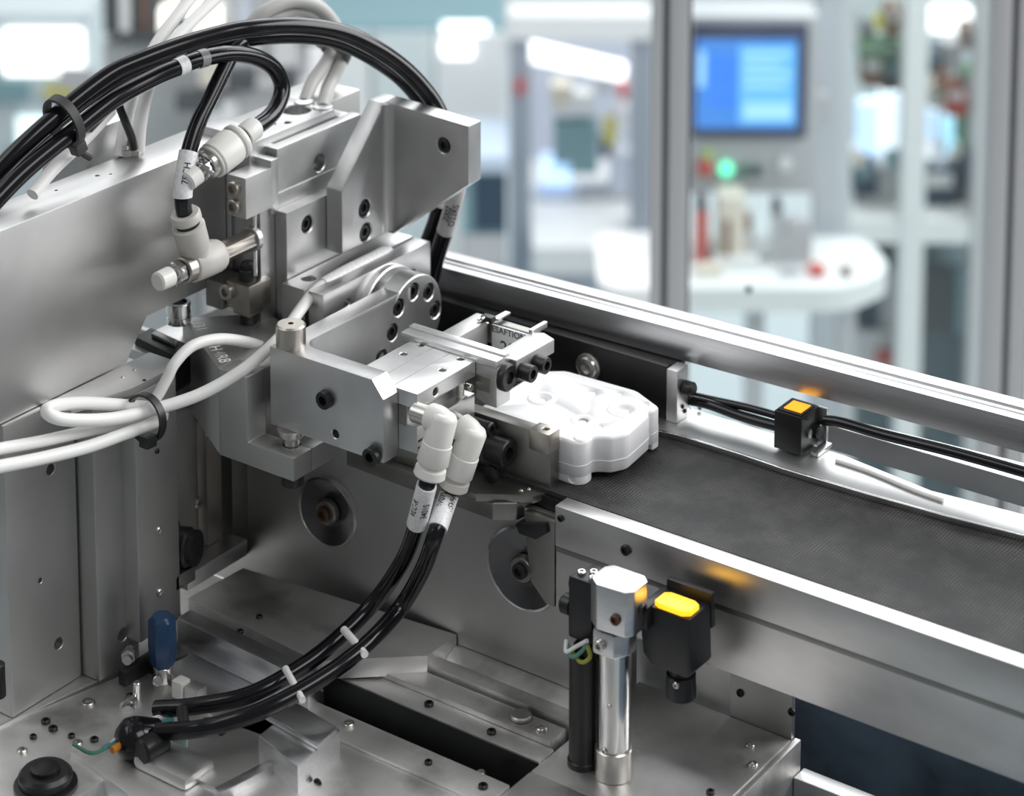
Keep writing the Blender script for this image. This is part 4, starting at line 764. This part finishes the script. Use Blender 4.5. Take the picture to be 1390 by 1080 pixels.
GV = 1800
def guard_post(x0, x1, gx, label):
    t = thing('guard_post', label, 'post', hbase((x0+x1)/2, GV))
    a, b, g = [(at_v(x, 200, GV)-CAMP).dot(hr) for x in (x0, x1, gx)]
    obj('profile', hall_box(a, g-2.5, GV, GV+28, FLOOR+.5, 250, .8), p_alu, t); obj('profile', hall_box(g+2.5, b, GV, GV+28, FLOOR+.5, 250, .8), p_alu, t)
    obj('slot', hall_box(g-2.5, g+2.5, GV+6, GV+27, FLOOR+.5, 250), p_dark, t); obj('edge_seal', hall_box(b, b+3, GV+8, GV+20, FLOOR+.5, 250), p_dark, t)
guard_post(886, 934, 903, 'grey aluminium guard post left of the blue screen'); guard_post(1346, 1402, 1374, 'grey aluminium guard post at the right picture edge')
gs = thing('glass_guard', 'clear glass guard pane between the two grey posts, with a small dark plug', 'glass pane', hbase(1140, GV))
ua, ub2 = (at_v(942, 200, GV)-CAMP).dot(hr), (at_v(1344, 200, GV)-CAMP).dot(hr)
obj('pane', hall_box(ua, ub2, GV+12, GV+16, FLOOR+60, 250), gl, gs)
obj('plug', lathe(at_v(1018, 400, GV)+hf*12, -hf, [(0, 2.6), (3, 2.6), (3.6, 2), (3.6, .1)], 20), black_pl, gs)
obj('bottom_frame', hall_box(ua, ub2, GV, GV+28, FLOOR+20, FLOOR+60), p_alu, gs)

# control panel with the blue screen
hm = thing('control_panel', 'grey operator control panel with a lit blue screen and push buttons', 'control panel', hbase(1040, 3400))
obj('housing', hb_(938, 22, 1108, 262, 3400, 90, bev=3), p_grey, hm); bz = obj('bezel', hb_(941, 33, 1095, 188, 3388, 12, bev=2), mat('bezel_blue_black', (.05, .06, .11), 0, .45), hm)
scm = bpy.data.materials.new('blue_screen'); scm.use_nodes = True; nt = scm.node_tree; b = nt.nodes['Principled BSDF']; b.inputs['Base Color'].default_value = (.02, .05, .1, 1)
b.inputs['Emission Color'].default_value = (.045, .25, .78, 1); b.inputs['Emission Strength'].default_value = 1.0
scr = obj('screen', hb_(946, 54, 1081, 174, 3385, 3), scm, bz, label='lit blue screen')
s_lt = mat('screen_pale_blue', (.1, .3, .5), 0, .5, emit=(.11, .40, .80), estr=.9); s_dk = mat('screen_mid_blue', (.02, .1, .4), 0, .5, emit=(.025, .18, .70), estr=1.0); s_wh = mat('screen_white_blue', (.3, .5, .8), 0, .5, emit=(.24, .54, .86), estr=.9)
for k, (x0, y0, x1, y1, m) in enumerate(((1004, 62, 1078, 168, s_lt), (960, 76, 1000, 120, s_dk), (960, 126, 1000, 146, s_dk), (948, 70, 957, 118, s_wh), (1010, 70, 1072, 76, s_wh), (1010, 84, 1060, 90, s_wh), (1010, 98, 1074, 104, s_wh), (1010, 112, 1066, 118, s_wh), (1010, 140, 1074, 162, s_wh))):
    obj('screen_field', hb_(x0, y0, x1, y1, 3384.2-(.4 if k > 3 else 0), .6), m, scr)
for x, y, r, m, nm in ((957, 226, 13, p_red, 'red stop button'), (960, 208, 7, mat('lime_button', (.35, .5, .15), 0, .4, emit=(.3, .55, .12), estr=.25), 'lime lamp'), (985, 228, 9.5, mat('green_lamp', (.1, .7, .45), 0, .4, emit=(.12, .95, .50), estr=1.5), 'green lit button'), (1009, 230, 7.5, mat('dark_green_button', (.02, .14, .10), 0, .4), None), (1027, 230, 7.5, mat('dark_button', (.03, .08, .07), 0, .4), None), (1064, 221, 9.5, p_white, 'white button')):
    c = at_v(x, y, 3400); obj('push_button', lathe(c, -hf, [(0, r), (9, r), (11, r*.8), (11, .1)], 24), m, hm, label=nm)
obj('stand', hb_(1112, -40, 1136, 400, 3476, 40, True), mat('pale_column', (.55, .58, .62), 0, .5), hm); obj('arm', hb_(1095, 130, 1125, 165, 3440, 30), p_grey, hm)
tbl = thing('work_table', 'white work table with a rounded top below the control panel', 'table', hbase(1080, 3250))
ta, tb = at_v(930, 400, 3250), at_v(1222, 400, 3250); zt = at_v(1000, 392, 3250).z
uu = [(p-CAMP).dot(hr) for p in (ta, tb)]
tp = rpoly([(uu[0]-120, 3250), (uu[1]-70, 3250), (uu[1], 3320), (uu[1]-20, 3440), (uu[0]-120, 3460)], 40, 6)
bm = bmesh.new(); A_ = [bm.verts.new(hall(u, v, zt)) for u, v in tp]; B_ = [bm.verts.new(hall(u, v, zt-34)) for u, v in tp]
bm.faces.new(A_); bm.faces.new(B_[::-1])
for i in range(len(tp)): bm.faces.new((A_[i], B_[i], B_[(i+1) % len(tp)], A_[(i+1) % len(tp)]))
bmesh.ops.recalc_face_normals(bm, faces=bm.faces); obj('table_top', bm, p_white, tbl)
for u in (uu[0]-60, uu[0]+90, uu[1]-80): obj('leg', hall_box(u, u+26, 3290, 3316, FLOOR+.5, zt-34.5), p_grey, tbl)
obj('shelf', hall_box(uu[0]-60, uu[1]-60, 3300, 3420, FLOOR+180, FLOOR+200), p_teal, tbl)
for a, b, h, m in ((-50, 10, 300, p_dkgrey), (30, 80, 360, p_teal), (120, 170, 320, p_navy), (180, 215, 260, p_grey)): obj('storage_bin', hall_box(uu[0]+a, uu[0]+b, 3320, 3410, FLOOR+200.5, FLOOR+h+120), m, tbl)
for a, b, h, m in ((20, 55, 14, p_cream), (140, 165, 10, p_grey), (178, 200, 12, p_red), (225, 238, 9, p_brown)): obj('small_box', hall_box(uu[0]+a, uu[0]+b, 3290, 3315, zt+.3, zt+h), m, tbl)
fxm = thing('white_fixture', 'cream white machine head on the table under the control panel', 'fixture', at_v(985, 380, 3300))
zt1 = zt+.5
def ontable(x0, y0, x1, v, dep, bev=2):
    a, b = at_v(x0, y0, v), at_v(x1, y0, v); return hall_box((a-CAMP).dot(hr), (b-CAMP).dot(hr), v, v+dep, zt1, a.z, bev)
obj('column', ontable(976, 268, 1012, 3330, 50), p_cream, fxm); obj('foot', ontable(968, 350, 1030, 3320, 60), p_white, fxm); obj('stripe', ontable(984, 300, 992, 3326, 3.5, 0), p_brown, fxm)
for x0, y0, x1, m, nm in ((946, 270, 960, p_dkgrey, 'dark upright tool on the table left of the cream machine head'), (1050, 275, 1062, p_dkgrey, 'dark post standing on the table right of the cream machine head'), (1068, 300, 1100, p_grey, 'grey box on the work table beside the dark post'), (1010, 296, 1022, p_brown, 'brown canister on the work table')):
    t = thing('bench_tool', nm, 'tool', at_v(x0, 380, 3340)); obj('body', ontable(x0, y0, x1, 3340, 30), m, t); obj('head', ontable(x0-2, y0-6 if 0 else y0+18, x1+2, 3336, 3.5, 0), p_red if x0 == 946 else p_grey, t)

# glazed machine on the right
rm = thing('glazed_machine', 'large glazed machine frame with shelves of coloured equipment at the right', 'machine', hbase(1240, 3900))
for x0, x1 in ((1126, 1152), (1232, 1252), (1330, 1352)): obj('frame_post', hb_(x0, -60, x1, 400, 3900, 50, True), mat('pale_frame', (.62, .66, .68), 0, .5) if x0 == 1126 else p_alu if x0 == 1330 else p_white, rm)
obj('shelf', hb_(1152, 300, 1330, 330, 3905, 400), p_white, rm, label='white shelf'); obj('back_panel', hb_(1110, -70, 1420, 420, 4330, 20), mat('pale_back_panel', (.56, .62, .62), 0, .6), rm)
obj('lower_cabinet', hb_(1152, 360, 1330, 560, 4000, 300, True), mat('dark_teal_cabinet', (.10, .15, .17), 0, .4), rm); obj('top_rail', hb_(1150, -20, 1330, -6, 3905, 40), p_white, rm)
obj('lamp_bar', hb_(1258, 14, 1318, 44, 4050, 30), lampw, rm, label='white lamp bar'); obj('light_box', hb_(1166, 140, 1196, 214, 4100, 30), lampb, rm, label='blue lit panel'); obj('light_box', hb_(1196, 128, 1224, 208, 4090, 30), mat('cool_white_lamp', (.9, .95, 1), 0, .5, emit=(.80, .92, 1), estr=1.0), rm, label='white lit panel')
obj('light_box', hb_(1256, 150, 1270, 190, 4100, 30), lampb, rm); obj('light_box', hb_(1284, 160, 1304, 208, 4100, 30), mat('soft_cyan_lamp', (.4, .7, .8), 0, .5, emit=(.30, .58, .75), estr=1.0), rm)
FILL = [(1168, 62, 1224, 80, p_green), (1172, 80, 1198, 118, p_brown), (1198, 84, 1224, 124, p_dkgrey), (1174, 40, 1186, 58, p_dkgrey), (1204, 14, 1222, 50, p_brown), (1160, 226, 1190, 262, p_navy), (1192, 228, 1226, 268, p_grey), (1162, 264, 1222, 292, p_dkgrey),
        (1258, 70, 1276, 100, p_navy), (1280, 60, 1306, 96, p_grey), (1286, 120, 1312, 158, p_red), (1262, 124, 1282, 148, p_cream), (1308, 40, 1326, 66, p_brown), (1256, 232, 1296, 288, p_navy), (1300, 212, 1322, 290, p_dkgrey), (1306, 100, 1324, 200, p_green), (1255, 104, 1262, 120, p_yel)]
zsh = at_v(1240, 300, 3905).z+.5
for k, (x0, y0, x1, y1, m) in enumerate(FILL):
    e = obj('equipment_box', hb_(x0, y0, x1, y1, 3960+12*(k % 4), 60), m, rm); obj('equipment_cover', hb_(x0+3, y0+3, x1-3, y0+(y1-y0)*.4, 3958+12*(k % 4), 1.5), (p_grey, p_white, p_teal)[k % 3], e)
for k, (x0, y0, x1, y1, m) in enumerate(((1156, 14, 1166, 60, p_alu), (1186, 22, 1200, 40, p_yel), (1226, 60, 1232, 130, p_green), (1270, 96, 1290, 122, p_brown), (1308, 206, 1328, 250, p_navy), (1160, 206, 1172, 226, p_cream), (1204, 206, 1220, 228, p_teal), (1296, 200, 1304, 214, p_cream), (1270, 192, 1282, 226, p_pale), (1228, 236, 1233, 290, p_yel))):
    obj('small_equipment', hb_(x0, y0, x1, y1, 3940, 18), m, rm)
for x0, x1, m in ((1160, 1186, p_navy), (1196, 1222, p_grey), (1256, 1290, p_dkgrey), (1300, 1326, p_teal)): obj('cabinet_door', hb_(x0, 366, x1, 452, 3995, 4.5), m, rm)
obj('floor_tray', hb_(1160, 450, 1240, 520, 3980, 15), p_alu, rm); obj('side_bracket', hb_(1190, 478, 1218, 494, 3970, 8), p_red, rm)

# centre machine beyond the guard
cm = thing('assembly_machine', 'pale assembly machine with a bright lamp bar, in the centre of the hall', 'machine', hbase(790, 4600))
cpost = mat('bluish_post', (.36, .40, .46), .2, .5)
obj('frame_post', hb_(692, 40, 720, 420, 4500, 60, True), cpost, cm); obj('frame_post', hb_(858, 40, 884, 420, 4500, 60, True), cpost, cm)
obj('top_beam', hb_(690, 22, 884, 54, 4490, 90), p_white, cm); obj('back_panel', hb_(700, 54, 880, 420, 4900, 20), p_pale, cm)
bm = prism('X', [(0, 0), (1, 0), (1, 1), (0, 1)], 0, 1, 0); la = [at_v(x, y, 4640) for x, y in ((720, 62), (850, 92), (848, 110), (720, 84))]
bm = bmesh.new(); A_ = [bm.verts.new(p) for p in la]; B_ = [bm.verts.new(p+hf*30) for p in la]; bm.faces.new(A_); bm.faces.new(B_[::-1])
for i in range(4): bm.faces.new((A_[i], B_[i], B_[(i+1) % 4], A_[(i+1) % 4]))
bmesh.ops.recalc_face_normals(bm, faces=bm.faces); obj('lamp_bar', bm, lampw, cm, label='slanting white lamp bar')
for x0, y0, x1, y1, m in ((736, 222, 774, 250, lampb), (752, 170, 812, 236, p_teal), (820, 170, 836, 196, p_yel), (816, 196, 828, 214, p_navy), (836, 150, 852, 180, p_white), (812, 100, 830, 126, p_grey), (780, 130, 806, 156, p_white), (828, 210, 856, 262, lampw if 0 else p_pale), (784, 262, 856, 330, p_grey), (724, 264, 780, 326, p_pale), (866, 210, 880, 244, p_navy), (748, 118, 776, 150, p_cream), (700, 112, 712, 128, p_red), (840, 120, 852, 134, p_red), (738, 330, 760, 342, p_red)):
    obj('machine_module', hb_(x0, y0, x1, y1, 4660 if x0 > 715 else 4480, 60), m, cm)
obj('bench_top', hb_(722, 336, 884, 372, 4420, 480), p_white, cm)
nc = thing('navy_cabinet', 'dark navy cabinet left of the pale assembly machine', 'cabinet', hbase(660, 4300)); obj('carcass', hb_(626, 232, 688, 320, 4300, 200, True), p_teal, nc); obj('door', hb_(644, 240, 688, 312, 4294, 5), p_navy, nc); obj('door', hb_(628, 320, 686, 360, 4294, 5), p_grey, nc); obj('top', hb_(622, 214, 690, 234, 4290, 215), mat('pale_blue_top', (.55, .66, .80), 0, .4), nc)
wm = thing('white_cabinet', 'tall white cabinets behind the gusset bracket in the middle of the hall', 'cabinet', hbase(560, 5200))
for x0, x1, m in ((430, 505, p_white), (506, 590, mat('pale_teal_panel', (.66, .74, .75), 0, .5)), (591, 684, p_white)): obj('door', hb_(x0, 44, x1, 360, 5200, 300, True), m, wm)
obj('lamp_strip', hb_(600, 34, 662, 46, 5190, 20), lampw, wm); obj('lamp_strip', hb_(600, 58, 640, 78, 5190, 8), lampw, wm); obj('plinth', hb_(430, 36, 684, 43, 5210, 280), p_teal, wm)
# left of the hall
lm = thing('lit_machine', 'white machine with two lit windows at the upper left edge', 'machine', hbase(70, 4300))
obj('carcass', hb_(-60, 20, 128, 330, 4300, 350, True), mat('pale_grey_carcass', (.58, .66, .68), 0, .5), lm); obj('lit_window', hb_(4, 42, 112, 102, 4290, 9), lampw, lm); obj('lit_window', hb_(22, 160, 72, 214, 4290, 9), mat('soft_lamp', (.8, .9, .9), 0, .5, emit=(.75, .88, .92), estr=1.0), lm)
for x0, y0, x1, y1, m in ((80, 92, 128, 120, p_grey), (-10, 110, 40, 140, p_teal), (84, 150, 120, 190, p_dkgrey), (60, 120, 100, 132, p_yel), (10, 200, 30, 230, p_teal)): obj('side_module', hb_(x0, y0, x1, y1, 4280, 9), m, lm)
dcm = thing('dark_column', 'dark grey square column with pale stripes at the top left', 'column', hbase(178, 3700)); obj('column', hb_(138, -70, 214, 46, 3700, 120), p_dkgrey, dcm); obj('stripe', hb_(160, -70, 176, 44, 3692, 7), p_white, dcm); obj('stripe', hb_(190, -70, 200, 44, 3692, 7), p_brown, dcm); obj('base', hb_(170, 44, 262, 60, 3690, 140), p_dkgrey, dcm); obj('plinth', hb_(140, 60, 270, 300, 3720, 200, True), mat('mid_grey_plinth', (.50, .52, .53), 0, .5), dcm)
md = thing('rear_machine', 'grey rear machine with black knobs behind the looped black hose', 'machine', hbase(340, 3600))
obj('carcass', hb_(272, 118, 430, 320, 3600, 240, True), mat('warm_grey_carcass', (.52, .52, .52), 0, .5), md); obj('lamp_head', hb_(216, 16, 296, 44, 3590, 40), mat('warm_lamp', (1, .98, .9), 0, .5, emit=(1, .97, .88), estr=1.5), md)
for x0, x1, m in ((300, 318, p_grey), (324, 340, p_pale), (346, 372, p_grey), (378, 392, p_white), (398, 420, p_grey)): obj('upright', hb_(x0, -60, x1, 118, 3640, 40), m, md)
for x0, y0, x1, y1, m in ((306, 96, 346, 124, p_dkgrey), (376, 98, 404, 122, p_dkgrey), (238, 130, 300, 152, p_dkgrey), (236, 28, 258, 58, p_navy), (270, 70, 300, 116, p_cream), (280, 140, 320, 170, p_white), (240, 60, 280, 90, p_white), (404, 30, 450, 60, p_dkgrey)): obj('knob_block', hb_(x0, y0, x1, y1, 3560, 30), m, md)
